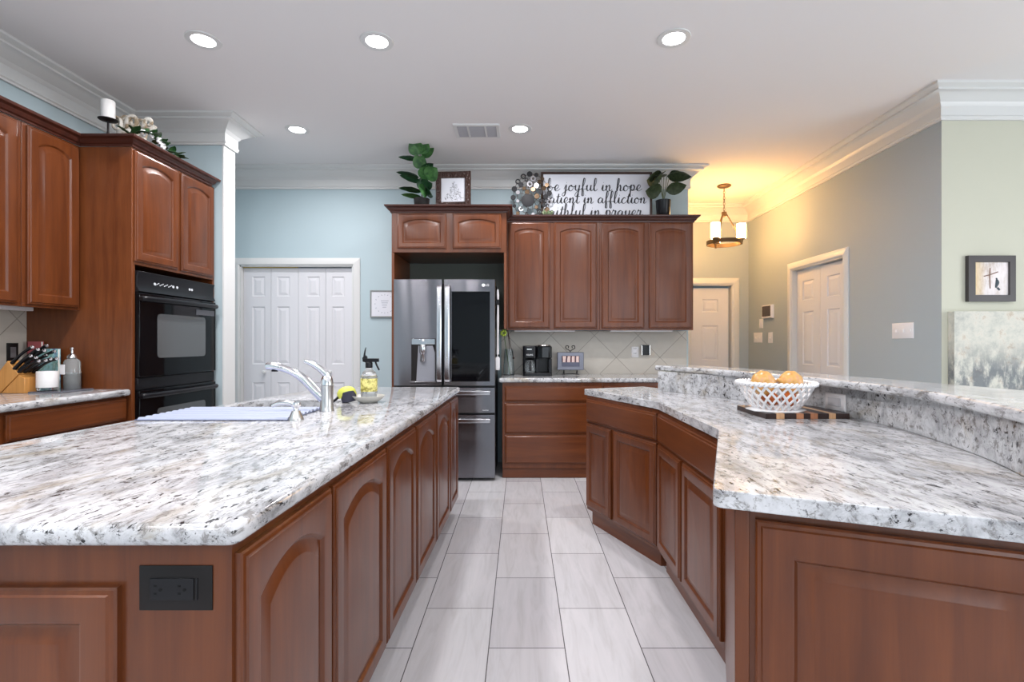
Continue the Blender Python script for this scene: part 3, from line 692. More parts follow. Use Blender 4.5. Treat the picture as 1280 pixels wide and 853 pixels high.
b.prism_y([(bx-.032, 1.135), (bx-.012, 1.128), (bx-.01, 1.16), (bx-.02, 1.17), (bx-.034, 1.155)], dy-.01, dy+.01)
b.build('spray_head', M['black'], sb, bevel=.004)
b = MB(); b.tube([(bx+.035, dy, 1.135), (bx+.042, dy, 1.115), (bx+.052, dy, 1.095), (bx+.055, dy, 1.088)], .005, 8, 3); b.build('trigger', M['black'], sb)
b = MB(); b.tube([(bx-.026, dy, 1.16), (bx-.022, dy, 1.19), (bx-.017, dy, 1.212)], lambda t_: .006-.004*t_, 6, 3); b.build('lever', M['black'], sb)
sc = thing('scrub_brush', 'yellow and black palm scrub brush leaning beside the spray bottle', 'brush', (-.925, 2.735, .914))
c0 = (-.94, 2.73, .955)
b = MB(); Rm = Matrix.Rotation(R(-12), 4, 'Y')
b.lathe(c0, [(.047, -.012), (.05, 0), (.047, .02), (.036, .036), (.018, .045), (.001, .047)], 24, M=Rm, sy=.7, sx=1.05); b.build('cap', mat('yellow_cap', srgb(204, 208, 92), .35), sc)
b = MB(); b.lathe((c0[0]+.012, c0[1]-.012, c0[2]-.004), [(.028, -.034), (.04, -.03), (.041, 0), (.034, .022), (.012, .03)], 20, M=Rm, sy=.75); b.build('bristles', mat('bristle', (.03, .03, .05, 1), .7), sc)
b = MB(); b.tube([(c0[0]-.04, c0[1]-.015, .945), (c0[0]-.055, c0[1]-.02, .93), (c0[0]-.068, c0[1]-.022, .921)], .0065, 8, 3); b.build('handle', M['black'], sc)

# ---- peninsula ------------------------------------------------------
WALLP = [(.93, 3.42), (1.245, 2.8), (1.375, 2.45), (1.425, 2.12), (1.415, 1.85), (1.315, 1.45), (1.205, 1.19), (1.06, .86)]
wp = [tuple(p)[:2] for p in catmull([(a, b_, 0) for a, b_ in WALLP], 5)]
def offs(path, d):    # offset to the left of travel direction (travel is towards the camera, so left = +x side)
    out = []; P = [Vector(p) for p in path]
    for i in range(len(P)):
        t_ = (P[min(i+1, len(P)-1)]-P[max(i-1, 0)]).normalized(); out.append((P[i].x-t_.y*d, P[i].y+t_.x*d))
    return out
G = .002
A, B, C_, D_, E_ = (.457, 3.475), (.757, 2.76), (.757, 1.875), (.484, 1.142), (1.03, .916)
inner = offs(wp, -.025)
def inn(y): 
    return min(inner, key=lambda p: abs(p[1]-y))
p1 = thing('base_cabinet', 'cherry base cabinet at the far angled end of the peninsula', 'cabinet', (A[0], A[1], 0), -67, 'peninsula base cabinets')
def body(poly, root, ins=.04, toe_z=.095, toe_poly=None):
    MB().prism(poly[::-1], toe_z, .873).build('body', M['wood'], root)
    c = Vector((sum(p[0] for p in poly)/len(poly), sum(p[1] for p in poly)/len(poly)))
    MB().prism([tuple(Vector(p)+(c-Vector(p)).normalized()*ins) for p in poly][::-1], 0, toe_z).build('toe_base', M['woodh'], root)
iy = [p for p in inner if 2.79 < p[1] < 3.38]
body([A, B, (1.20, 2.76)]+iy[::-1]+[(.91, 3.66)], p1)
ang = math.degrees(math.atan2(B[1]-A[1], B[0]-A[0])); T = frame(A[0], A[1], ang); L1 = math.dist(A, B)
cab_drawer(T, .008, L1-.012, .70, .85, p1); cab_door(T, .008, .31, .12, .685, p1, sw=.05); cab_door(T, .345, L1-.012, .12, .685, p1, sw=.05)
p2 = thing('base_cabinet', 'cherry base cabinet with one drawer over two doors along the middle of the peninsula', 'cabinet', (B[0], B[1], 0), -90, 'peninsula base cabinets')
iy = [p for p in inner if 1.9 < p[1] < 2.75]
body([(.757, 2.757), C_, (1.37, 1.875)]+iy[::-1]+[(1.22, 2.757)], p2)
T = frame(.757, 2.757, -90); L2 = 2.757-C_[1]
cab_drawer(T, .012, L2-.01, .70, .85, p2); cab_door(T, .012, .40, .12, .685, p2, sw=.05); cab_door(T, .43, L2-.01, .12, .685, p2, sw=.05)
p3 = thing('base_cabinet', 'cherry cabinet end with large raised panel at the near right corner', 'cabinet', (D_[0], D_[1], 0), -22.5, 'peninsula base cabinets')
iy = [p for p in inner if .93 < p[1] < 1.86]
body([(.757, 1.872), D_, E_]+iy[::-1]+[(1.37, 1.872)], p3, ins=.03)
T = frame(D_[0], D_[1], -22.5)
cab_door(T, .042, .585, .14, .848, p3, sw=.075, name='end_panel')
MB(T).box(.0, .03, -.006, 0, .0, .873).build('corner_post', M['wood'], p3, bevel=.002)
# peninsula counter
cp = [(.435, 3.525), (.745, 2.755), (.742, 1.893), (.425, 1.118), (1.062, .853)] + [tuple(p) for p in wp[::-1]] + [(1.03, 3.47), (.90, 3.715)]
nfil = [.03, .05, .04, .025, .0] + [0]*len(wp) + [0, .02]
slab(cp, .874, .914, 'countertop', 'white speckled granite top of the angled peninsula under the fruit basket', bev=.014, fil=nfil)
# bar wall with granite upstand
g = .0005
MB().prism(offs(wp, .022) + offs(wp, .14)[::-1], 0, 1.044).build('wall_bar', M['green'], kind='structure', smooth=30)
b = MB(); b.prism(offs(wp, .0005) + offs(wp, .0215)[::-1], .9145, 1.044)
setp(b.build('backsplash', M['granite_v'], smooth=30), 'speckled granite upstand curving behind the peninsula counter', 'backsplash')
front = [(.925, 3.50), (1.06, 3.20), (1.19, 2.84), (1.29, 2.46), (1.345, 2.12), (1.35, 1.85), (1.315, 1.58), (1.24, 1.34), (1.175, 1.165), (1.03, .82)]
back = [(1.14, 3.60), (1.37, 3.10), (1.50, 2.66), (1.58, 2.33), (1.63, 1.98), (1.68, 1.68), (1.66, 1.3), (1.52, .95), (1.38, .68)]
fs = [tuple(p)[:2] for p in catmull([(a, b_, 0) for a, b_ in front], 4)]; bs = [tuple(p)[:2] for p in catmull([(a, b_, 0) for a, b_ in back], 4)]
o = MB().prism(fs+bs[::-1], 1.045, 1.08).build('bar_top', M['granite'], bevel=.012, seg=4, smooth=40, angle=50)
setp(o, 'raised curved granite bar top behind the peninsula', 'bar top')
# white outlet on the upstand
wdir = (Vector((1.375, 2.45))-Vector((1.425, 2.12))); an = math.degrees(math.atan2(-wdir.y, -wdir.x))
P0 = min([Vector(p) for p in wp], key=lambda p: abs(p.y-2.34)); 
o = thing('outlet', 'white outlet plate on the granite upstand behind the basket', 'outlet', (P0.x, P0.y, .97), an)
T = frame(P0.x-.004, P0.y, an)
b = MB(T); b.rings([rect_ring(-.0, .118, .935, 1.012, 0), rect_ring(-.0, .118, .935, 1.012, -.004), rect_ring(.006, .112, .941, 1.006, -.009)]); b.build('cover_plate', M['plate'], o)
MB(T).box(.022, .096, -.0115, -.008, .955, .992).build('receptacle', mat('grey_white', srgb(205, 205, 210), .3), o, bevel=.001)

# cutting board
cb_ = thing('cutting_board', 'striped light and dark wood cutting board under the fruit basket', 'cutting board', (1.2, 2.3, .9145))
dkw = wood('walnut', False, srgb(38, 26, 24), srgb(58, 42, 38), .35); ltw = wood('maple', False, srgb(196, 152, 112), srgb(214, 172, 130), .35); mdw = wood('cherry_light', False, srgb(176, 118, 84), srgb(190, 134, 98), .35)
px_list = [956, 969, 979, 994, 1003, 1011.5, 1020.5, 1034.5, 1043, 1060]
xs = [xb(p, 2.15) for p in px_list]; ml = [dkw, ltw, dkw, mdw, dkw, mdw, dkw, ltw, dkw]
b = MB()
for k in range(9): b.mi = k; b.box(xs[k], xs[k+1], 2.14, 2.425-(.0 if k < 6 else .0), .9147, .937)
b.build('board', ml, cb_, smooth=0)
# basket
bk = thing('fruit_basket', 'white woven ceramic basket with rope rim on the cutting board', 'basket', (1.155, 2.27, .937))
bc = (1.135, 2.25); wc = mat('white_ceramic', srgb(238, 238, 240), .18, coat=.3)
zr = lambda t_: .948+.108*t_; rad = lambda t_: .088+.066*(t_**.75)
b = MB(); b.rings([[(bc[0]+1.0*r_*math.cos(2*pi*(k+.5)/8)*1.05, bc[1]+r_*math.sin(2*pi*(k+.5)/8)*.9, z) for k in range(8)] for r_, z in ((.118, .9375), (.12, .943), (.095, .950), (.05, .951))]); b.build('foot', wc, bk, bevel=.001)
for sgn in (1, -1):
    b = MB()
    for k in range(22):
        a0 = 2*pi*k/22; P = []
        for j in range(7):
            t_ = j/6; a = a0+sgn*t_*.62; P.append((bc[0]+rad(t_)*math.cos(a), bc[1]+rad(t_)*math.sin(a), zr(t_)))
        b.tube(P, .0058, 6, flat=.8)
    b.build('lattice', wc, bk, smooth=60)
b = MB()
for ph in (0, pi):
    P = []
    for j in range(161):
        a = 2*pi*j/160; q = a*24+ph; rr_ = .158+.006*math.cos(q); P.append((bc[0]+rr_*math.cos(a), bc[1]+rr_*math.sin(a), 1.058+.006*math.sin(q)))
    b.tube(P, .0062, 6)
b.build('rim', wc, bk, smooth=60)
# onions
on = mat('onion_skin', srgb(226, 170, 80), .3); t = NT(on)
t.l(t.ramp(t.noise(t.coord(), 22, 4, .6, .4), [(.32, srgb(196, 132, 70)), (.5, srgb(212, 168, 96)), (.68, srgb(206, 146, 120))]), t.b.inputs['Base Color'])
ond = mat('onion_dark', srgb(168, 84, 30), .35)
prof_on = [(.001, -.05), (.02, -.048), (.045, -.03), (.057, 0), (.05, .026), (.028, .043), (.010, .05), (.005, .062), (.001, .064)]
spots = [(1.073, 2.235, 1.058, 1.0, 80, 'golden round onion at the left on top of the basket', on), (1.194, 2.235, 1.058, 1.0, -75, 'pinkish gold onion at the right on top of the basket', on),
         (1.10, 2.205, .99, .55, 10, 'small brown onion low in the basket at the left', ond), (1.175, 2.205, .99, .6, 40, 'small brown onion low in the basket at the right', ond), (1.13, 2.31, .99, .62, 20, 'brown onion low at the back of the basket', ond)]
for x, y, z, s, tilt, lab, mt in spots:
    Mr = Matrix.Rotation(R(tilt), 4, 'Y') @ Matrix.Scale(s, 4)
    o = MB().lathe((0, 0, 0), prof_on, 24, M=Mr).build('onion', mt, smooth=80); o.location = (x, y, z)
    setp(o, lab, 'onion', 'onions in the white basket')

# ------------------------------------------------------------------ things on the back counter
cm = thing('coffee_maker', 'black dual coffee maker with glass carafe on the back counter', 'coffee maker', (.16, 4.95, .9145))
x0, x1, y0, y1 = .02, .30, 4.84, 5.10
b = MB(); b.prism(fillet([(x0, y0), (x1, y0), (x1, y1), (x0, y1)], .03), .9145, .945); b.build('base', M['black'], cm, bevel=.004)
b = MB(); b.prism(fillet([(x0, y0+.15), (x1, y0+.15), (x1, y1), (x0, y1)], .02), .9455, 1.205); b.box(x0+.125, x0+.15, y0+.04, y0+.16, .9455, 1.08); b.box(x1-.03, x1, y0+.03, y0+.16, .9455, 1.08); b.build('body', M['black'], cm, bevel=.004)
b = MB(); b.prism(fillet([(x0, y0+.01), (x0+.128, y0+.01), (x0+.128, y0+.149), (x0, y0+.149)], .03), 1.085, 1.205); b.build('brew_head', M['black'], cm, bevel=.008)
b = MB(); b.prism(fillet([(x0+.13, y0), (x1, y0), (x1, y0+.149), (x0+.13, y0+.149)], .035), 1.085, 1.2); b.build('pod_head', M['blackg'], cm, bevel=.008)
b = MB(); b.lathe((x0+.205, y0+.08, 1.2), [(.062, 0), (.064, .006), (.06, .014), (.03, .018), (.001, .018)], 28, sy=.9); b.build('silver_lid', M['nickel'], cm)
cf = MB().lathe((x0+.07, y0+.08, .9465), [(.046, 0), (.052, .006), (.054, .05), (.048, .09), (.04, .108), (.038, .12)], 28).build('carafe', mat('carafe_glass', (.75, .8, .82, 1), .03, trans=.85), cm)
b = MB(); b.lathe((x0+.07, y0+.08, 1.066), [(.040, 0), (.042, .006), (.03, .014), (.001, .015)], 24, cap=False)
b.box(x0+.062, x0+.078, y0+.008, y0+.022, .965, 1.06); b.box(x0+.062, x0+.078, y0+.022, y0+.035, 1.045, 1.06); b.build('carafe_handle', M['black'], cf, bevel=.003)
text('KEURIG', .019, (x0+.066, y0+.0085, 1.118), (90, 0, 0), lg, 'lettering', cm)
b = MB(); b.box(x0+.04, x0+.085, y0+.007, y0+.0105, 1.168, 1.176); b.build('button_strip', M['nickel'], cm)
pf = thing('picture_frame', 'pewter photo frame on a small scroll easel beside the coffee maker', 'picture frame', (.5, 5.05, .9145))
pw = mat('pewter', srgb(128, 130, 142), .35, metal=.5); fy_ = 5.03
b = MB(); b.rings([rect_ring(.362, .628, .962, 1.14, fy_+.015), rect_ring(.362, .628, .962, 1.14, fy_), rect_ring(.368, .622, .968, 1.134, fy_-.006), rect_ring(.405, .585, .995, 1.105, fy_-.006), rect_ring(.408, .582, .998, 1.102, fy_+.002)], True, False); b.build('frame', pw, pf)
m = mat('photo_print', srgb(200, 190, 190), .3); t = NT(m)
wv = t.n('ShaderNodeTexWave'); wv.inputs['Scale'].default_value = 7; wv.inputs['Distortion'].default_value = 2; t.l(t.coord(), wv.inputs[0])
t.l(t.ramp(wv.outputs['Fac'], [(.1, srgb(60, 55, 70)), (.35, srgb(200, 120, 100)), (.6, srgb(245, 240, 240)), (.9, srgb(225, 195, 185))]), t.b.inputs['Base Color'])
MB().box(.406, .584, fy_+.002, fy_+.006, 1.04, 1.104).build('photo', m, pf); MB().box(.406, .584, fy_+.0015, fy_+.006, .996, 1.04).build('caption_strip', mat('photo_dark', srgb(90, 92, 112), .3), pf)
b = MB()
for xx in (.43, .56): b.tube([(xx, fy_-.035, .918), (xx, fy_-.02, .95), (xx, fy_+.005, .958), (xx, fy_+.06, .93), (xx, fy_+.09, .918)], .004, 6, 4)
b.tube([(.41, fy_-.036, .922), (.5, fy_-.036, .93), (.58, fy_-.036, .922)], .004, 6, 4)
b.tube([(.495, fy_+.02, .958), (.495, fy_+.022, 1.15)], .004, 6)
for sg in (-1, 1): b.tube([(.495, fy_+.02, 1.15), (.495+sg*.02, fy_+.02, 1.165), (.495+sg*.045, fy_+.02, 1.18), (.495+sg*.04, fy_+.02, 1.205), (.495+sg*.018, fy_+.02, 1.2), (.495+sg*.02, fy_+.02, 1.18)], .0045, 6, 5)
b.build('easel', M['blackm'], pf)
# vase with a flower and a reed
vs_ = thing('glass_vase', 'tall pale blue glass vase with a lime flower beside the fridge', 'vase', (-.125, 5.0, .9145))
vx, vy = -.118, 4.97
MB().lathe((vx, vy, .9145), [(.05, 0), (.055, .004), (.052, .10), (.045, .20), (.04, .26), (.037, .26), (.042, .2), (.049, .1), (.05, .012), (.001, .01)], 28, cap=False).build('vase', M['blueglass'], vs_)
b = MB(); b.tube([(vx+.01, vy, .93), (vx-.03, vy, 1.2), (vx-.052, vy-.01, 1.345)], .0035, 6, 5); st_ = b.build('stem', mat('stem_green', srgb(80, 110, 50), .5), vs_)
fm = mat('lime_petal', srgb(196, 220, 90), .45)
for k in range(7):
    a = 2*pi*k/7; b = MB(); b.sphere((vx-.052+.022*math.cos(a), vy-.012, 1.33+.022*math.sin(a)), .014, 8, 1.0); b.build('petal', fm, vs_, smooth=80)
b = MB(); b.tube([(vx+.02, vy+.01, 1.05), (vx-.01, vy, 1.36)], .003, 6); b.tube([(vx-.01, vy, 1.36), (vx+.02, vy, 1.2), (vx+.045, vy-.01, 1.095)], .003, 6, 4); b.sphere((vx+.046, vy-.01, 1.085), .011, 8); b.build('reed', mat('brown_reed', srgb(66, 40, 34), .6), vs_)
# wall outlets back
def outlet_b(x0, x1, z0, z1, lab, mt, gang=1):
    o = thing('outlet', lab, 'outlet', ((x0+x1)/2, YB-.011, (z0+z1)/2))
    y = YB-.0112
    MB().rings([rect_ring(x0, x1, z0, z1, y), rect_ring(x0, x1, z0, z1, y-.003), rect_ring(x0+.004, x1-.004, z0+.004, z1-.004, y-.006)]).build('cover_plate', mt, o); return o
s = 631/5.2
o = outlet_b(xb(789.5, 5.2), xb(798.5, 5.2), Z(447, 5.2), Z(433.5, 5.2), 'white outlet on the tile backsplash left of the black plug-in', M['plate'])
xm = xb(794, 5.2)
for zz in (1.175, 1.125): b = MB(); b.box(xm-.010, xm-.006, YB-.0178, YB-.0165, zz-.007, zz+.007); b.box(xm+.006, xm+.010, YB-.0178, YB-.0165, zz-.007, zz+.007); b.build('socket', M['blackm'], o)
o = thing('plug_in_warmer', 'black plug-in device with chrome sides on the tile backsplash', 'plug-in', (xb(806.5, 5.2), YB-.02, 1.16))
MB().prism(fillet([(xb(801.5, 5.2), YB-.055), (xb(811.5, 5.2), YB-.055), (xb(811.5, 5.2), YB-.0115), (xb(801.5, 5.2), YB-.0115)], .01), Z(444, 5.2), Z(431.5, 5.2)).build('shell', M['black'], o, bevel=.003)
for p_ in (801.2, 811): MB().box(xb(p_, 5.2), xb(p_+.5, 5.2), YB-.057, YB-.012, Z(444, 5.2), Z(432, 5.2)).build('side_band', M['chrome'], o)
# left wall outlet
o = thing('outlet', 'black outlet on the left tile backsplash above the knife block', 'outlet', (XL+.011, 3.13, 1.18))
T = frame(XL+.0115, 3.03, 90); MB(T).rings([rect_ring(.03, .10, 1.12, 1.235, 0), rect_ring(.03, .10, 1.12, 1.235, -.003), rect_ring(.034, .096, 1.124, 1.231, -.006)]).build('cover_plate', M['blackm'], o)
MB(T).box(.048, .082, -.0075, -.005, 1.145, 1.21).build('receptacle', mat('grey_outlet', srgb(110, 108, 110), .4), o)

# ------------------------------------------------------------------ left counter things
LZ = .9445
kb = thing('knife_block', 'light wood knife block with black handled knives on the left counter', 'knife block', (-2.95, 2.95, LZ))
s_ = .004675
def kp(px, py): return (-3.043+px*s_, LZ+(489-py)*s_)
kw = wood('block_wood', False, srgb(188, 130, 66), srgb(210, 152, 84), .35)
MB().prism_y([kp(-12, 489), kp(20, 448.5), kp(33, 465), kp(10, 489)], 2.90, 3.02).build('block', kw, kb, bevel=.003)
MB().prism_y([kp(10.5, 489), kp(33, 466), kp(40, 470), kp(40, 489)], 2.905, 3.015).build('foot_block', kw, kb, bevel=.003)
d_ = Vector((.78, 0, .62)).normalized()
for k, (px, py, yy, L_) in enumerate([(22, 452, 2.915, .15), (24, 455, 2.94, .15), (26, 457, 2.965, .155), (23, 451.5, 2.99, .16), (27, 459, 2.907, .12), (29, 461, 2.928, .12), (28, 459.5, 2.99, .125), (31, 463, 2.915, .13), (31.5, 463.5, 2.945, .14), (31, 463, 2.97, .15), (32, 464, 2.995, .16), (25, 456, 3.005, .17)]):
    a = kp(px, py); p = Vector((a[0]+.002, yy-.0, a[1]+.001)); kn = bpy.data.objects
    steak = k >= 7; dd_ = (d_ if not steak else Vector((.86, 0, .5)).normalized())
    b = MB(); P = [p+dd_*L_*q+Vector((0, 0, .010*math.sin(q*pi))) for q in (0, .2, .5, .8, .95)]
    b.tube(P, lambda t_: .0105+.002*math.cos(t_*2*pi), 8, 3, flat=.8)
    kf = thing('knife', ['black handled knife with silver butt, highest row of the block', 'black handled steak knife in the lower row of the block'][int(steak)], 'knife', tuple(p), 0, ['upper knives in the block', 'steak knives in the block'][int(steak)])
    b.build('handle', M['black'], kf)
    b = MB(); q_ = p+dd_*L_; b.sphere(tuple(q_), .0105, 8); b.build('butt', M['chrome'], kf)
    b = MB(); b.box(p.x-.008, p.x+.008, p.y-.004, p.y+.004, p.z-.008, p.z+.008); b.build('bolster', M['chrome'], kf, bevel=.003)
def book(x0, x1, y0, y1, h, c, lab, lean=0):
    o = thing('book', lab, 'book', ((x0+x1)/2, y0, LZ), 0, 'cookbooks by the knife block')
    T = lambda p: (p[0], p[1]+p[2]*lean, LZ+p[2])
    b = MB(T); b.box(x0, x1, y0, y0+.003, 0, h); b.box(x0, x1, y1-.003, y1, 0, h); b.box(x0, x0+.003, y0, y1, 0, h); b.build('cover', c, o)
    MB(T).box(x0+.003, x1-.003, y0+.003, y1-.003, .003, h-.003).build('pages', mat('paper', srgb(235, 232, 225), .7) if 'paper' not in bpy.data.materials else bpy.data.materials['paper'], o)
m = mat('blue_cover', srgb(120, 165, 180), .3); t = NT(m)
t.l(t.ramp(t.noise(t.coord(), 16, 3), [(.38, srgb(84, 110, 150)), (.5, srgb(150, 200, 205)), (.6, srgb(110, 150, 140)), (.7, srgb(200, 215, 220))]), t.b.inputs['Base Color'])
book(-2.995, -2.872, 3.13, 3.15, .255, m, 'blue and green covered book standing left of the oil bottle')
book(-3.085, -3.0, 3.155, 3.175, .30, mat('pink_cover', srgb(176, 92, 96), .4), 'dusty pink book standing behind the knife handles')
o = MB().box(-2.815, -2.765, 3.146, 3.18, LZ, LZ+.105).build('box', mat('dark_tin', (.03, .025, .03, 1), .5), bevel=.004); setp(o, 'small dark box against the oven cabinet side', 'box')
m = mat('tray_grey', srgb(96, 98, 108), .15); o = MB().prism(fillet([(-2.90, 2.925), (-2.66, 2.925), (-2.66, 3.155), (-2.90, 3.155)], .02), LZ, LZ+.008).build('tray', m, bevel=.003)
setp(o, 'thin grey tray under the white candle cup and oil bottle', 'tray')
c1 = thing('candle_jar', 'white candle jar with clear base on the grey tray', 'candle', (-2.80, 2.99, LZ+.008))
MB().lathe((-2.80, 2.985, LZ+.0085), [(.044, 0), (.048, .003), (.049, .02)], 28).build('glass_foot', M['glass'], c1)
MB().lathe((-2.80, 2.985, LZ+.029), [(.049, 0), (.05, .002), (.05, .095), (.047, .095), (.046, .08), (.001, .079)], 28, cap=False).build('cup', mat('candle_white', srgb(240, 238, 238), .3), c1, smooth=50)
c2 = thing('oil_bottle', 'clear glass oil bottle with metal pump and white label on the tray', 'bottle', (-2.755, 3.1, LZ+.008))
MB().lathe((-2.755, 3.10, LZ+.0085), [(.038, 0), (.041, .004), (.041, .165), (.034, .178), (.022, .185), (.02, .19)], 28).build('bottle', mat('bottle_glass', (.8, .84, .84, 1), .03, trans=.8), c2)
MB().lathe((-2.755, 3.10, LZ+.012), [(.036, 0), (.038, .003), (.038, .09), (.001, .09)], 24, cap=False).build('oil', mat('dark_oil', srgb(60, 56, 58), .1, trans=.3), c2)
b = MB(frame(-2.755, 3.10, 0)); b.box(-.036, -.008, -.044, -.0415, LZ+.10, LZ+.16); b.build('label_tag', M['plate'], c2)
b = MB(); b.lathe((-2.755, 3.10, LZ+.197), [(.024, 0), (.026, .003), (.024, .014), (.013, .026), (.007, .032), (.0065, .05), (.012, .055), (.008, .066), (.001, .068)], 20, cap=False); b.build('pump', M['chrome'], c2)

# ------------------------------------------------------------------ top-of-cabinet decor
def leaf(root, base, az, el, L_, w, droop, mt, fold=.25, stemlen=.0, name='leaf', roll=0, tip=1.0):
    """one leaf, mesh with thickness"""
    b = MB(); N = 9; Cc = 5
    f = Vector((math.cos(R(az))*math.cos(R(el)), math.sin(R(az))*math.cos(R(el)), math.sin(R(el))))
    side = Vector((-math.sin(R(az)), math.cos(R(az)), 0)); side.rotate(Matrix.Rotation(R(roll), 3, f))
    top = []; p = Vector(base)+f*stemlen; d = f.copy()
    for i in range(N+1):
        t_ = i/N; ww = w*.5*(math.sin(pi*min(1, t_**.8*1.0))**.75)*(1 if t_ < .98 else .02)+.0012
        nrm = side.cross(d).normalized(); row = []
        for c in range(-Cc//2+1, Cc//2+1):
            q = c/2; row.append(p + side*ww*q + nrm*abs(q)*ww*fold + nrm*.0015*math.sin(6*pi*t_+c)*abs(q))
        top.append((row, nrm)); p = p + d*(L_/N); d.rotate(Matrix.Rotation(R(-droop/N) if abs(f.z) < 5 else 0, 3, side) if False else Matrix.Rotation(R(droop/N), 3, side))
    n = len(top[0][0]); vs = []; fs = []
    for row, nm in top: vs += [tuple(q+nm*.0006) for q in row]
    for row, nm in top: vs += [tuple(q-nm*.0006) for q in row]
    o2 = len(top)*n
    for i in range(N):
        for c in range(n-1):
            a = i*n+c; fs.append((a, a+1, a+n+1, a+n)); fs.append((o2+a, o2+a+n, o2+a+n+1, o2+a+1))
        fs.append((i*n, (i+1)*n, o2+(i+1)*n, o2+i*n)); fs.append((i*n+n-1, o2+i*n+n-1, o2+(i+1)*n+n-1, (i+1)*n+n-1))
    fs.append(tuple(range(n))+tuple(o2+k for k in range(n))[::-1])
    b.add(vs, fs); return b.build(name, mt, root, smooth=60)
def leafmat(name, a, c):
    m = mat(name, a, .35); t = NT(m); t.l(t.ramp(t.noise(t.coord(), 30, 3), [(.35, a), (.65, c)]), t.b.inputs['Base Color']); return m
lf = leafmat('fiddle_leaf', srgb(40, 84, 44), srgb(76, 122, 66)); lfd = leafmat('fiddle_leaf_dark', srgb(24, 52, 32), srgb(40, 76, 48))
CT = 2.4735
pp = thing('potted_plant', 'tall broad-leaved green plant in a dark pot above the fridge cabinet', 'plant', (-.915, 4.66, CT))
pxc, pyc = -.915, 4.66; SP = 4.66/631
def pq(px, py, dy=0): return Vector((pxc+(px-527)*SP*1.06, pyc+dy, 1.24-(py-428)*SP))
# cabinet top here is 2.41: raise the pot on it
MB().lathe((pxc, pyc, 2.411), [(.055, 0), (.06, .004), (.072, .14), (.074, .15), (.07, .15), (.066, .135), (.001, .132)], 28, cap=False).build('pot', M['blackm'], pp, smooth=50)
b = MB(); b.tube([(pxc, pyc, 2.54), tuple(pq(527.5, 235)), tuple(pq(526, 215)), tuple(pq(526, 198, -.03)), tuple(pq(527, 188, -.08))], lambda t_: .0065-.003*t_, 8, 5); b.build('stem', mat('woody_stem', srgb(110, 100, 84), .7), pp)
LV = [  # px,py of base, azimuth, elevation, length, width, droop, dark, roll
    (527, 196, 118, 12, .0, .0, 0, 0, 0),
]
def lp(px, py, dy, qx, qy, L_, w, droop, m_, azd=None, roll=0):
    a = pq(px, py, dy); e = pq(qx, qy, dy); v = (e-a); az = math.degrees(math.atan2(-.35 if azd is None else azd, v.x/max(.001, v.length)*1.0)); el = math.degrees(math.asin(max(-1, min(1, v.z/v.length))))
    leaf(pp, tuple(a), az, el, L_*1.12, w*1.25, droop, m_, roll=roll)
lp(527, 196, -.06, 514, 180, .13, .115, 10, lf, -.5, 40); lp(527, 196, -.06, 534, 181, .14, .12, 10, lf, -.5, -40)
lp(528, 198, -.03, 543, 188, .13, .065, 15, lf, -.3, -30); lp(525, 201, -.03, 503, 196, .17, .055, 25, lfd, -.2, 20)
lp(527, 212, -.02, 519, 198, .12, .085, 20, lf, -.6, 50); lp(528, 214, -.02, 533, 199, .12, .085, 20, lf, -.6, -50)
lp(528, 215, -.02, 543, 206, .12, .07, 20, lfd, -.3, -40)
lp(524, 222, 0, 502, 213, .19, .06, 30, lfd, -.2, 20); lp(526, 228, 0, 506, 219, .18, .06, 30, lfd, -.3, 30)
lp(529, 226, -.03, 540, 212, .14, .11, 30, lf, -.6, -30); lp(534, 226, -.06, 552, 215, .15, .11, 30, lf, -.5, -55)
lp(528, 232, -.02, 548, 232, .14, .09, 25, lfd, -.7, -45); lp(527, 240, 0, 503, 231, .19, .065, 35, lfd, -.2, 20)
lp(527, 247, 0, 506, 241, .17, .06, 30, lf, -.3, 20); lp(530, 232, -.04, 536, 244, .13, .10, 20, lf, -.7, -30); lp(532, 236, -.02, 548, 250, .13, .085, 15, lfd, -.5, -50)
lp(528, 222, -.02, 531, 234, .13, .09, 10, lfd, -.8, 20)
# framed print above fridge cabinet
ph = thing('framed_print', 'framed tree-shaped word print with dark carved frame above the fridge', 'picture', (-.63, 4.80, 2.411), -3)
T = frame(-.81, 4.80, -4); z0, z1, w_ = 2.412, 2.862, .335
b = MB(T); b.rings([rect_ring(0, w_, z0, z1, .025), rect_ring(0, w_, z0, z1, 0), rect_ring(.008, w_-.008, z0+.008, z1-.008, -.014), rect_ring(.03, w_-.03, z0+.03, z1-.03, -.018), rect_ring(.052, w_-.052, z0+.16, z1-.062, -.006), rect_ring(.054, w_-.054, z0+.162, z1-.064, .006)], True, False)
fm_ = mat('carved_dark', srgb(62, 40, 34), .35); t = NT(fm_); vo = t.n('ShaderNodeTexVoronoi'); vo.inputs['Scale'].default_value = 55; t.l(t.coord(), vo.inputs[0]); t.bump(vo.outputs[0], .8, .01)
b.build('frame', fm_, ph)
MB(T).box(.05, w_-.05, .004, .010, z0+.11, z1-.06).build('print', mat('print_white', srgb(224, 226, 234), .5), ph)
b = MB(T); random.seed(3); ink = mat('ink', (.03, .03, .035, 1), .6)
for k in range(130):
    rr_ = random.random()**.6; zz = z0+.18+(1-rr_)*.18; u = w_/2+(random.random()-.5)*.19*rr_; l_ = .008+.014*random.random()
    a = random.choice((0, 60, -60)); c_, s2 = math.cos(R(a))*l_, math.sin(R(a))*l_
    b.add([(u, .0035, zz), (u+c_, .0035, zz+s2), (u+c_+.002, .0035, zz+s2+.0022), (u+.002, .0035, zz+.0022)], [(0, 1, 2, 3)])
b.build('word_marks', ink, ph)
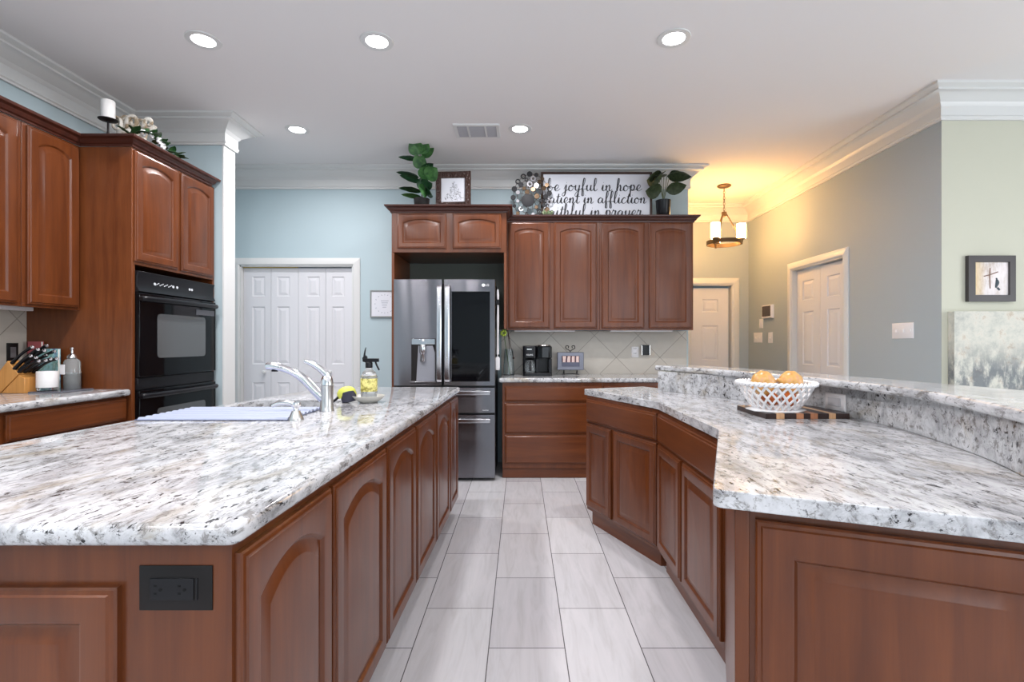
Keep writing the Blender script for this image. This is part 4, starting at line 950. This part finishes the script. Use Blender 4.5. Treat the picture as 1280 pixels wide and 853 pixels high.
# disc sculpture
ds = thing('disc_sculpture', 'openwork metal sculpture of many small discs beside the word sign', 'sculpture', (.1, 4.98, 2.411))
cx, cy, cz = .105, 5.0, 2.672; RX, RZ, RY = .19, .245, .07
bz = mat('bronze', srgb(96, 78, 60), .3, metal=.7); sv = mat('silver_disc', srgb(200, 200, 205), .2, metal=.8); bkd = mat('black_disc', (.012, .012, .015, 1), .6)
random.seed(11); pts = []
for ring_i, (rho, cnt) in enumerate(((.28, 5), (.5, 9), (.73, 13), (.95, 17))):
    for k in range(cnt):
        a = 2*pi*(k+.5*(ring_i % 2))/cnt; pts.append((rho, a))
b = MB(); wire = []
def sp(rho, a): return Vector((cx+RX*rho*math.cos(a), cy-RY*math.sqrt(max(0, 1-rho*rho))*1.0+.02, cz+RZ*rho*math.sin(a)))
for rho, cnt in ((.28, 5), (.5, 9), (.73, 13), (.95, 17)): b.tube([tuple(sp(rho, 2*pi*k/40)) for k in range(41)], .0022, 5)
for k in range(13): b.tube([tuple(sp(r_, 2*pi*k/13)) for r_ in (.0, .28, .5, .73, .95)], .0022, 5)
b.lathe((cx, cy+.02, 2.411), [(.07, 0), (.07, .008), (.01, .012), (.006, .02)], 20); b.build('wire_frame', bz, ds)
def disc(p, r_, mt, ring=False):
    b = MB(); Mx = Matrix.Rotation(R(90), 4, 'X') @ Matrix.Rotation(R(random.uniform(-12, 12)), 4, 'Y')
    b.lathe(tuple(p), [(r_*.92, -.004), (r_, -.002), (r_, .002), (r_*.92, .004)] if not ring else [(r_*.55, -.003), (r_, -.003), (r_, .003), (r_*.55, .003), (r_*.55, -.003)], 18, cap=not ring, M=Mx)
    b.build('disc', mt, ds)
disc((cx-.035, cy-.085, cz-.05), .064, bkd)
for rho, a in pts:
    p = sp(rho, a)
    if math.hypot(p.x-cx+.035, p.z-(cz-.05)) < .082: continue
    k = random.random(); disc((p.x, p.y-.006, p.z), random.uniform(.017, .028), bkd if k < .45 else (bz if k < .75 else sv), ring=(k > .85 or .3 < k < .42))
# sprig of pale leaves
sg = thing('succulent_sprig', 'small pale green artificial sprig in front of the word sign', 'plant', (.25, 4.93, 2.411))
pl_ = leafmat('pale_leaf', srgb(150, 176, 130), srgb(214, 224, 190))
MB().lathe((.262, 4.93, 2.411), [(.03, 0), (.034, .003), (.036, .05), (.001, .05)], 16, cap=False).build('pot', M['plate'], sg)
for k in range(22):
    a = k*137.5; leaf(sg, (.262+.015*math.cos(R(a)), 4.93+.01*math.sin(R(a)), 2.46+.003*(k % 5)), a, 30+(k*37) % 50, .07, .035, 25, pl_)
# word sign
sn = thing('word_sign', 'large framed white sign with black script reading be joyful in hope', 'sign', (.75, 5.03, 2.411))
sx0, sx1, sz0, sz1 = .20, 1.308, 2.412, 2.935
brn = wood('sign_frame_wood', True, srgb(48, 30, 24), srgb(70, 46, 36), .4)
b = MB(); b.box(sx0, sx1, 5.02, 5.045, sz1-.022, sz1); b.box(sx0, sx1, 5.02, 5.045, sz0, sz0+.022); b.box(sx0, sx0+.024, 5.02, 5.045, sz0+.022, sz1-.022); b.box(sx1-.024, sx1, 5.02, 5.045, sz0+.022, sz1-.022)
b.build('frame', brn, sn, bevel=.002)
MB().box(sx0+.02, sx1-.02, 5.028, 5.04, sz0+.02, sz1-.02).build('board', mat('sign_white', srgb(226, 228, 236), .5), sn)
GL = {
 'a': ([[(.55, .75), (.35, .95), (.08, .6), (.12, .1), (.38, .1), (.58, .8), (.56, .25), (.7, .02), (.9, .25)]], .85),
 'b': ([[(0, .25), (.28, 1.2), (.32, 1.95), (.16, 2.0), (.1, 1.2), (.1, .15), (.38, .0), (.6, .4), (.42, .78), (.2, .55), (.5, .5), (.8, .6)]], .8),
 'c': ([[(.55, .8), (.38, .98), (.1, .6), (.12, .12), (.38, 0), (.7, .3)]], .65),
 'e': ([[(0, .2), (.35, .4), (.5, .8), (.32, 1.0), (.1, .6), (.14, .12), (.38, 0), (.7, .35)]], .65),
 'f': ([[(0, .2), (.32, 1.1), (.42, 1.9), (.26, 2.05), (.18, 1.2), (.16, -.2), (.18, -.8), (.36, -.7), (.3, 0), (.2, .2), (.6, .35)]], .55),
 'h': ([[(0, .25), (.26, 1.2), (.32, 1.9), (.18, 2.0), (.12, 1.2), (.1, 0), (.18, .5), (.4, .95), (.5, .6), (.46, .1), (.6, 0), (.8, .3)]], .78),
 'i': ([[(0, .25), (.16, .95), (.15, .2), (.3, 0), (.5, .3)], [(.2, 1.35), (.22, 1.42)]], .45),
 'j': ([[(0, .3), (.22, 1.0), (.2, .2), (.12, -.7), (-.1, -.85), (-.15, -.5), (.2, -.05), (.5, .3)], [(.25, 1.35), (.27, 1.42)]], .48),
 'l': ([[(0, .2), (.3, 1.2), (.34, 1.95), (.18, 2.0), (.12, 1.2), (.14, .2), (.32, 0), (.52, .3)]], .48),
 'n': ([[(0, .6), (.14, .9), (.12, 0), (.2, .55), (.42, .95), (.52, .6), (.48, .1), (.62, 0), (.82, .3)]], .8),
 'o': ([[(.35, .95), (.1, .65), (.12, .1), (.4, .02), (.58, .5), (.38, .95), (.42, .75), (.8, .7)]], .72),
 'p': ([[(0, .4), (.2, 1.0), (.16, 0), (.12, -.9), (.16, 0), (.25, .8), (.48, .95), (.6, .5), (.4, .05), (.2, .2), (.6, .1), (.85, .4)]], .8),
 'r': ([[(0, .4), (.16, 1.05), (.22, .85), (.45, .9), (.4, .3), (.52, 0), (.72, .3)]], .68),
 't': ([[(0, .25), (.26, 1.1), (.3, 1.6), (.2, .9), (.18, .15), (.34, 0), (.54, .3)], [(.02, 1.12), (.5, 1.2)]], .48),
 'u': ([[(0, .6), (.14, .95), (.12, .3), (.28, 0), (.5, .4), (.58, .95), (.56, .3), (.68, 0), (.88, .3)]], .84),
 'y': ([[(0, .6), (.14, .95), (.12, .35), (.3, .05), (.5, .4), (.58, .95), (.5, -.2), (.34, -.9), (.12, -.7), (.3, -.2), (.8, .35)]], .8)}
def script(sx, xe, zb, words_, xh, y):
    total = sum(sum(GL[c][1] for c in w) for w in words_) + .5*(len(words_)-1)
    k = (xe-sx)/total; x = sx
    for w in words_:
        b = MB()
        for ch in w:
            for st in GL[ch][0]:
                P = catmull([(x+p[0]*k+p[1]*xh*.07, y, zb+p[1]*xh) for p in st], 6); N = len(P)
                def rad_(t_, P=P, N=N):
                    i = int(t_*(N-1)); j = min(i+1, N-1); i = max(0, j-1); d = P[j]-P[i]
                    return .0025+.0042*max(0, -d.z/max(1e-6, d.length))
                b.tube([tuple(p) for p in P], rad_, 6, flat=1)
            x += GL[ch][1]*k
        o = b.build('lettering', ink, sn, smooth=60); x += .5*k
Zs = lambda py: 1.24-(py-428)/631*5.02
xs_ = lambda px: (px-651)/631*5.02
script(xs_(684), xs_(802), Zs(238.5), ['be', 'joyful', 'in', 'hope'], .06, 5.026)
script(xs_(678), xs_(808), Zs(254), ['patient', 'in', 'affliction'], .058, 5.026)
script(xs_(680), xs_(803), Zs(270), ['faithful', 'in', 'prayer'], .058, 5.026)
# right plant
p4 = thing('potted_plant', 'drooping broad-leaved plant in glossy black pot at the hallway end', 'plant', (1.405, 4.98, 2.411))
qx, qy = 1.405, 4.98; SQ = 4.98/631
def q4(px, py, dy=0): return Vector((qx+(px-829)*SQ, qy+dy, 1.24-(py-428)*SQ))
MB().lathe((qx, qy, 2.411), [(.055, 0), (.06, .004), (.072, .215), (.075, .226), (.07, .226), (.066, .2), (.001, .198)], 28, cap=False).build('pot', M['black'], p4, smooth=50)
od = leafmat('olive_leaf', srgb(42, 54, 36), srgb(70, 82, 56))
for (bx_, by_, tx, ty, L_, w, az, el, dr, ro) in [(826, 224, 815, 216, .19, .12, 195, 0, 50, 25), (829, 222, 822, 214, .15, .11, 215, 10, 45, -20), (833, 221, 842, 216, .21, .13, -12, 10, 40, 10), (826, 240, 812, 238, .17, .11, 190, 5, 35, 25), (832, 240, 845, 236, .18, .09, -15, 22, 45, -25), (823, 222, 812, 220, .15, .11, 240, 5, 55, 10), (836, 222, 850, 215, .15, .10, -35, 8, 35, -10)]:
    a = q4(bx_, by_, -.02)
    b = MB(); b.tube([(qx+random.uniform(-.01, .01), qy, 2.60), tuple((a+Vector((qx, qy, 2.60)))/2+Vector((0, 0, .01))), tuple(a)], .003, 6, 5); b.build('stem', mat('plant_stem', srgb(90, 100, 64), .5) if 'plant_stem' not in bpy.data.materials else bpy.data.materials['plant_stem'], p4)
    leaf(p4, tuple(a), az, el, L_*1.12, w*1.45, dr, od, roll=ro+(25 if az > 90 else -25))
# candle on holder (left)
OT = 2.5525
ch = thing('candle_holder', 'black metal pedestal holding a white candle on the left cabinets', 'candle holder', (-2.69, 3.29, 2.475))
hx, hy = -2.69, 3.29
b = MB(); b.lathe((hx, hy, 2.4755), [(.05, 0), (.05, .006), (.012, .014), (.006, .03), (.006, .10), (.009, .12), (.006, .14), (.006, .195), (.012, .203), (.052, .212), (.055, .216), (.05, .216), (.001, .213)], 24, cap=False); b.build('pedestal', M['blackm'], ch)
cdl = MB().lathe((hx, hy, 2.4755+.2145), [(.037, 0), (.0385, .003), (.0385, .12), (.036, .124), (.001, .121)], 28, cap=False).build('candle', mat('wax', srgb(232, 230, 228), .5), smooth=50)
setp(cdl, 'thick white pillar candle on the black pedestal', 'candle')
# white carved box ornament + greenery
orn = thing('carved_ornament', 'whitewashed carved scroll ornament beside the pillar candle', 'ornament', (-2.65, 3.42, 2.475))
wt = mat('whitewash', srgb(200, 192, 178), .6); t = NT(wt); t.l(t.ramp(t.noise(t.coord(), 18, 3), [(.4, srgb(150, 132, 108)), (.52, srgb(214, 208, 198)), (.7, srgb(232, 230, 224))]), t.b.inputs['Base Color'])
o0 = Vector((-2.75, 3.44, 2.476)); b = MB(frame(o0.x, o0.y, 0))
b.lathe((.1, .0, 2.476), [(.05, 0), (.055, .004), (.085, .11), (.10, .19), (.098, .195), (.06, .17), (.001, .165)], 24, cap=False, sy=.6); b.build('bowl', wt, orn)
for k in range(5):
    c0 = (-2.77+.015+k*.055, 3.44+.01*(k % 2), 2.725+.008*(k % 3)); b = MB()
    P = []
    for j in range(22):
        a = j/21*4.2*pi/1.6; r_ = .008+.036*j/21; P.append((c0[0]+r_*math.cos(a+k), c0[1], c0[2]+r_*math.sin(a+k)*1.15))
    b.tube(P, lambda t_: .006+.006*t_, 7, flat=1.6); b.build('scroll', wt, orn)
gv = thing('flower_garland', 'trailing green leaf garland with white blossoms on the oven cabinet', 'garland', (-2.48, 3.5, 2.553))
gp = [(-2.545, 3.29, 2.60), (-2.50, 3.34, 2.635), (-2.475, 3.40, 2.62), (-2.475, 3.48, 2.60), (-2.47, 3.56, 2.575), (-2.465, 3.64, 2.57)]
b = MB(); b.tube([(-2.56, 3.27, 2.545)]+gp, .003, 6, 5); b.build('vine', mat('vine', srgb(50, 70, 40), .6), gv)
random.seed(5); P = catmull(gp, 6); gl = leafmat('garland_leaf', srgb(30, 66, 36), srgb(64, 100, 58))
for i in range(30):
    p = P[int(i/30*len(P)*.999)]; leaf(gv, tuple(p), random.uniform(0, 360), random.uniform(-5, 60), random.uniform(.055, .09), .045, 40, gl)
for k, (x_, y_, z_) in enumerate(((-2.475, 3.38, 2.63), (-2.46, 3.43, 2.61), (-2.455, 3.46, 2.585), (-2.50, 3.34, 2.625))):
    b = MB(); 
    for j in range(5): a = 2*pi*j/5; b.sphere((x_+.003, y_+.014*math.cos(a), z_+.014*math.sin(a)), .011, 8)
    b.build('blossom', M['plate'], gv, smooth=80)

# ------------------------------------------------------------------ walls decor
wf = thing('framed_sign', 'small thin grey framed white print on the blue wall left of the fridge', 'picture', (-1.45, YB, 1.64))
x0, x1, z0, z1 = xb(462.5, 5.2), xb(462.5, 5.2)+.30, Z(397, 5.2), Z(363, 5.2)
b = MB(); y = YB-.001; b.rings([rect_ring(x0, x1, z0, z1, y), rect_ring(x0, x1, z0, z1, y-.02), rect_ring(x0+.012, x1-.012, z0+.012, z1-.012, y-.02), rect_ring(x0+.013, x1-.013, z0+.013, z1-.013, y-.012)], True, False); b.build('frame', mat('grey_frame', srgb(140, 144, 144), .4), wf)
MB().box(x0+.012, x1-.012, y-.012, y-.008, z0+.012, z1-.012).build('print', bpy.data.materials['print_white'], wf)
b = MB(); cx_, cz_ = (x0+x1)/2, (z0+z1)/2
for k in range(16):
    a = 2*pi*k/16; u, z = cx_+.095*math.cos(a), cz_+.10*math.sin(a); b.tube([(u, y-.0125, z), (u+.012*math.cos(a*3), y-.0125, z+.012*math.sin(a*3))], .0022, 5)
for k in range(4): b.box(cx_-.04+.006*k, cx_+.04-.008*k, y-.0132, y-.012, cz_+.03-.022*k, cz_+.034-.022*k)
b.build('wreath_marks', mat('blue_ink', srgb(120, 132, 150), .6), wf)
# thermostat and switches on hall right wall (u runs toward camera)
def hallplate(name, pxa, pxb, pya, pyb, lab, cat, mt, th, inner=None, group=None, rock=0):
    ya_, yb2 = yl(pxa, XW), yl(pxb, XW); ym = (ya_+yb2)/2; z1_, z0_ = Z(pya, ym), Z(pyb, ym); a, c = YH-ya_, YH-yb2
    o = thing(name, lab, cat, (XW, ym, (z0_+z1_)/2), -90, group); T = frame(XW, YH, -90)
    MB(T).rings([rect_ring(a, c, z0_, z1_, -.0005), rect_ring(a, c, z0_, z1_, -th*.5), rect_ring(a+.005, c-.005, z0_+.005, z1_-.005, -th)]).build('cover', mt, o)
    if inner: MB(T).box(a+.016, c-.016, -th-.002, -th+.001, z0_+.022, z1_-.012).build('screen', inner, o)
    for k in range(rock):
        u = a+(c-a)*(k+.5)/rock+(.012 if rock == 3 else 0)
        MB(T).box(u-.004, u+.004, -th-.007, -th+.001, (z0_+z1_)/2-.012, (z0_+z1_)/2+.012).build('toggle', mt, o, bevel=.001)
    return o
hallplate('thermostat', 955.5, 967.5, 381.5, 398, 'thermostat with dark screen on the hallway wall', 'thermostat', M['plate'], .035, mat('screen_dark', srgb(52, 40, 34), .15))
hallplate('light_switch', 949.5, 954, 399, 410.5, 'white single switch just below left of the thermostat', 'light switch', M['plate'], .006, group='hallway switches', rock=1)
hallplate('light_switch', 942.5, 953, 416, 428.5, 'wider white switch plate low on the hallway wall nearest the far corner', 'light switch', M['plate'], .006, group='hallway switches', rock=2)
hallplate('light_switch', 960.5, 966, 415.5, 429, 'narrow white switch directly below the thermostat', 'light switch', M['plate'], .006, group='hallway switches', rock=1)
hallplate('light_switch', 1115.5, 1142.5, 404, 423.5, 'white triple switch plate on the grey wall near the corner', 'light switch', M['plate'], .006, group='hallway switches', rock=3)
# green wall pictures
cf_ = thing('framed_picture', 'small dark framed cross painting on the green wall above the canvas', 'picture', (3.37, 3.6, 1.69))
Y3 = 3.6; x0, x1, z0, z1 = xb(1211, 3.57), xb(1270, 3.57), Z(377, 3.57), Z(319.5, 3.57)
b = MB(); b.rings([rect_ring(x0, x1, z0, z1, Y3-.001), rect_ring(x0, x1, z0, z1, Y3-.03), rect_ring(x0+.045, x1-.045, z0+.045, z1-.045, Y3-.034), rect_ring(x0+.047, x1-.047, z0+.047, z1-.047, Y3-.02)], True, False); b.build('frame', mat('charcoal_frame', srgb(62, 58, 60), .45), cf_)
m = mat('cross_art', srgb(215, 205, 198), .5); t = NT(m)
base = t.ramp(t.noise(t.coord((1, 1, .35)), 14, 5, .7), [(.35, srgb(188, 170, 156)), (.5, srgb(222, 214, 212)), (.7, srgb(238, 230, 232))])
sxx = t.n('ShaderNodeSeparateXYZ'); tcc = t.n('ShaderNodeTexCoord'); t.l(tcc.outputs['Object'], sxx.inputs[0])
mr = t.n('ShaderNodeMapRange'); t.l(sxx.outputs[0], mr.inputs[0]); mr.inputs[1].default_value = x0+.045-3.37; mr.inputs[2].default_value = x0+.13-3.37; mr.inputs[3].default_value = .8; mr.inputs[4].default_value = 0
t.l(t.mix(mr.outputs[0], base, srgb(222, 190, 120)), t.b.inputs['Base Color'])
MB().box(x0+.046, x1-.046, Y3-.021, Y3-.015, z0+.046, z1-.046).build('painting', m, cf_)
b = MB(); cxx, cz2 = (x0+x1)/2-.008, (z0+z1)/2+.02
b.tube([(cxx, Y3-.021, cz2-.09), (cxx-.003, Y3-.021, cz2), (cxx, Y3-.021, cz2+.055)], .0035, 5, 3); b.tube([(cxx-.045, Y3-.021, cz2-.004), (cxx, Y3-.021, cz2+.008), (cxx+.055, Y3-.021, cz2+.028)], .0035, 5, 3); b.build('cross_strokes', mat('brown_stroke', srgb(128, 100, 86), .6), cf_)
b = MB(); b.sphere((cxx+.045, Y3-.021, cz2-.02), .006, 8); b.tube([(cxx+.046, Y3-.021, cz2-.025), (cxx+.05, Y3-.021, cz2-.05), (cxx+.04, Y3-.021, cz2-.085)], lambda t_: .005+.007*math.sin(t_*pi), 6, 3)
b.tube([(cxx+.05, Y3-.021, cz2-.085), (cxx+.065, Y3-.021, cz2-.10)], .007, 6); b.build('figure_strokes', mat('slate_stroke', srgb(70, 84, 92), .6), cf_)
cv = thing('canvas_painting', 'large grey and white abstract canvas leaning low on the green wall', 'painting', (3.6, 3.57, .75))
m = mat('abstract_art', srgb(200, 202, 194), .6); t = NT(m)
base = t.ramp(t.noise(t.coord(), 9, 7, .75), [(.3, srgb(168, 170, 164)), (.46, srgb(196, 196, 186)), (.56, srgb(208, 205, 194)), (.66, srgb(186, 172, 154))])
tcc = t.n('ShaderNodeTexCoord'); sxx = t.n('ShaderNodeSeparateXYZ'); t.l(tcc.outputs['Object'], sxx.inputs[0])
mr = t.n('ShaderNodeMapRange'); t.l(sxx.outputs[2], mr.inputs[0]); mr.inputs[1].default_value = 1.26-.75; mr.inputs[2].default_value = 1.04-.75; mr.inputs[3].default_value = 0; mr.inputs[4].default_value = 1
st2 = t.ramp(t.noise(t.coord((5, 5, 2.2)), 3.0, 7, .75), [(.40, 0.0), (.55, .85)])
mu = t.n('ShaderNodeMath', operation='MULTIPLY'); t.l(mr.outputs[0], mu.inputs[0]); t.l(st2, mu.inputs[1])
t.l(t.mix(mu.outputs[0], base, srgb(92, 100, 108)), t.b.inputs['Base Color'])
MB().box(3.045, 4.25, 3.545, 3.599, .75, 1.458).build('canvas', m, cv, bevel=.002)
# console the canvas stands on (hidden by the bar)
o = thing('console_table', 'white console table under the abstract canvas, hidden behind the bar', 'table', (3.6, 3.4, 0))
MB().box(3.03, 4.3, 3.3, 3.599, .71, .7495).build('top', M['white'], o, bevel=.004)
for x_ in (3.05, 4.24):
    for y_ in (3.32, 3.55): MB().box(x_, x_+.04, y_, y_+.04, 0, .709).build('leg', M['white'], o, bevel=.003)

# ------------------------------------------------------------------ chandelier
CX, CYc = 2.32, 5.76
chd = thing('chandelier', 'bronze ring chandelier with glowing white glass shades in the hallway', 'chandelier', (CX, CYc, H_CEIL))
brz = mat('antique_bronze', srgb(84, 66, 46), .45, metal=.3)
MB().lathe((CX, CYc, 0), [(.075, H_CEIL-.0005), (.078, H_CEIL-.01), (.06, H_CEIL-.022), (.015, H_CEIL-.028)], 28).build('canopy', brz, chd)
b = MB()
for k in range(9):
    z = H_CEIL-.03-k*.032; P = []
    for j in range(13):
        a = 2*pi*j/12; P.append((CX+(.009*math.cos(a) if k % 2 else 0), CYc+(0 if k % 2 else .009*math.cos(a)), z-.018+.02*math.sin(a)))
    b.tube(P, .003, 6)
b.build('chain', brz, chd)
zt = 2.73; zr_ = 2.375; RR = .185
b = MB(); b.lathe((CX, CYc, 0), [(.01, zt), (.028, zt-.005), (.028, zt-.05), (.012, zt-.06)], 16); b.build('hub', brz, chd)
for az in (-22, 98, 218):
    e = (CX+RR*math.cos(R(az)), CYc+RR*math.sin(R(az)))
    b = MB(); b.tube([(CX+.02*math.cos(R(az)), CYc+.02*math.sin(R(az)), zt-.02), (e[0], e[1], zr_+.02)], .0075 if az != 218 else .011, 8); b.build('arm', brz, chd)
b = MB(); P = []
b.rings([[(CX+r_*math.cos(2*pi*k/48), CYc+r_*math.sin(2*pi*k/48), z) for k in range(48)] for r_, z in ((RR-.005, zr_-.022), (RR+.005, zr_-.022), (RR+.005, zr_+.022), (RR-.005, zr_+.022), (RR-.005, zr_-.022))], False, False); b.build('ring', brz, chd)
shm = mat('lit_shade', srgb(255, 236, 200), .5, emit=(1, .53, .18, 1), es=46)
CH_W = .6
for az in (-22, 98, 218):
    sx_, sy_ = CX+(RR-.005)*math.cos(R(az)), CYc+(RR-.005)*math.sin(R(az))
    b = MB(); b.lathe((sx_, sy_, 0), [(.012, zr_-.03), (.02, zr_+.02), (.045, zr_+.028), (.045, zr_+.034), (.018, zr_+.036), (.018, zr_+.06)], 20, cap=True); b.build('cup', brz, chd)
    MB().lathe((sx_, sy_, 0), [(.048, zr_+.036), (.0495, zr_+.036), (.0495, zr_+.20), (.048, zr_+.20)], 28, cap=False).build('lamp_shade', shm, chd, smooth=40)
    l = bpy.data.lights.new('chandelier_bulb', 'POINT'); l.energy = CH_W; l.color = (1, .58, .20); l.shadow_soft_size = .05
    o = bpy.data.objects.new('chandelier_bulb', l); o.location = (sx_, sy_, zr_+.235); COL.objects.link(o)
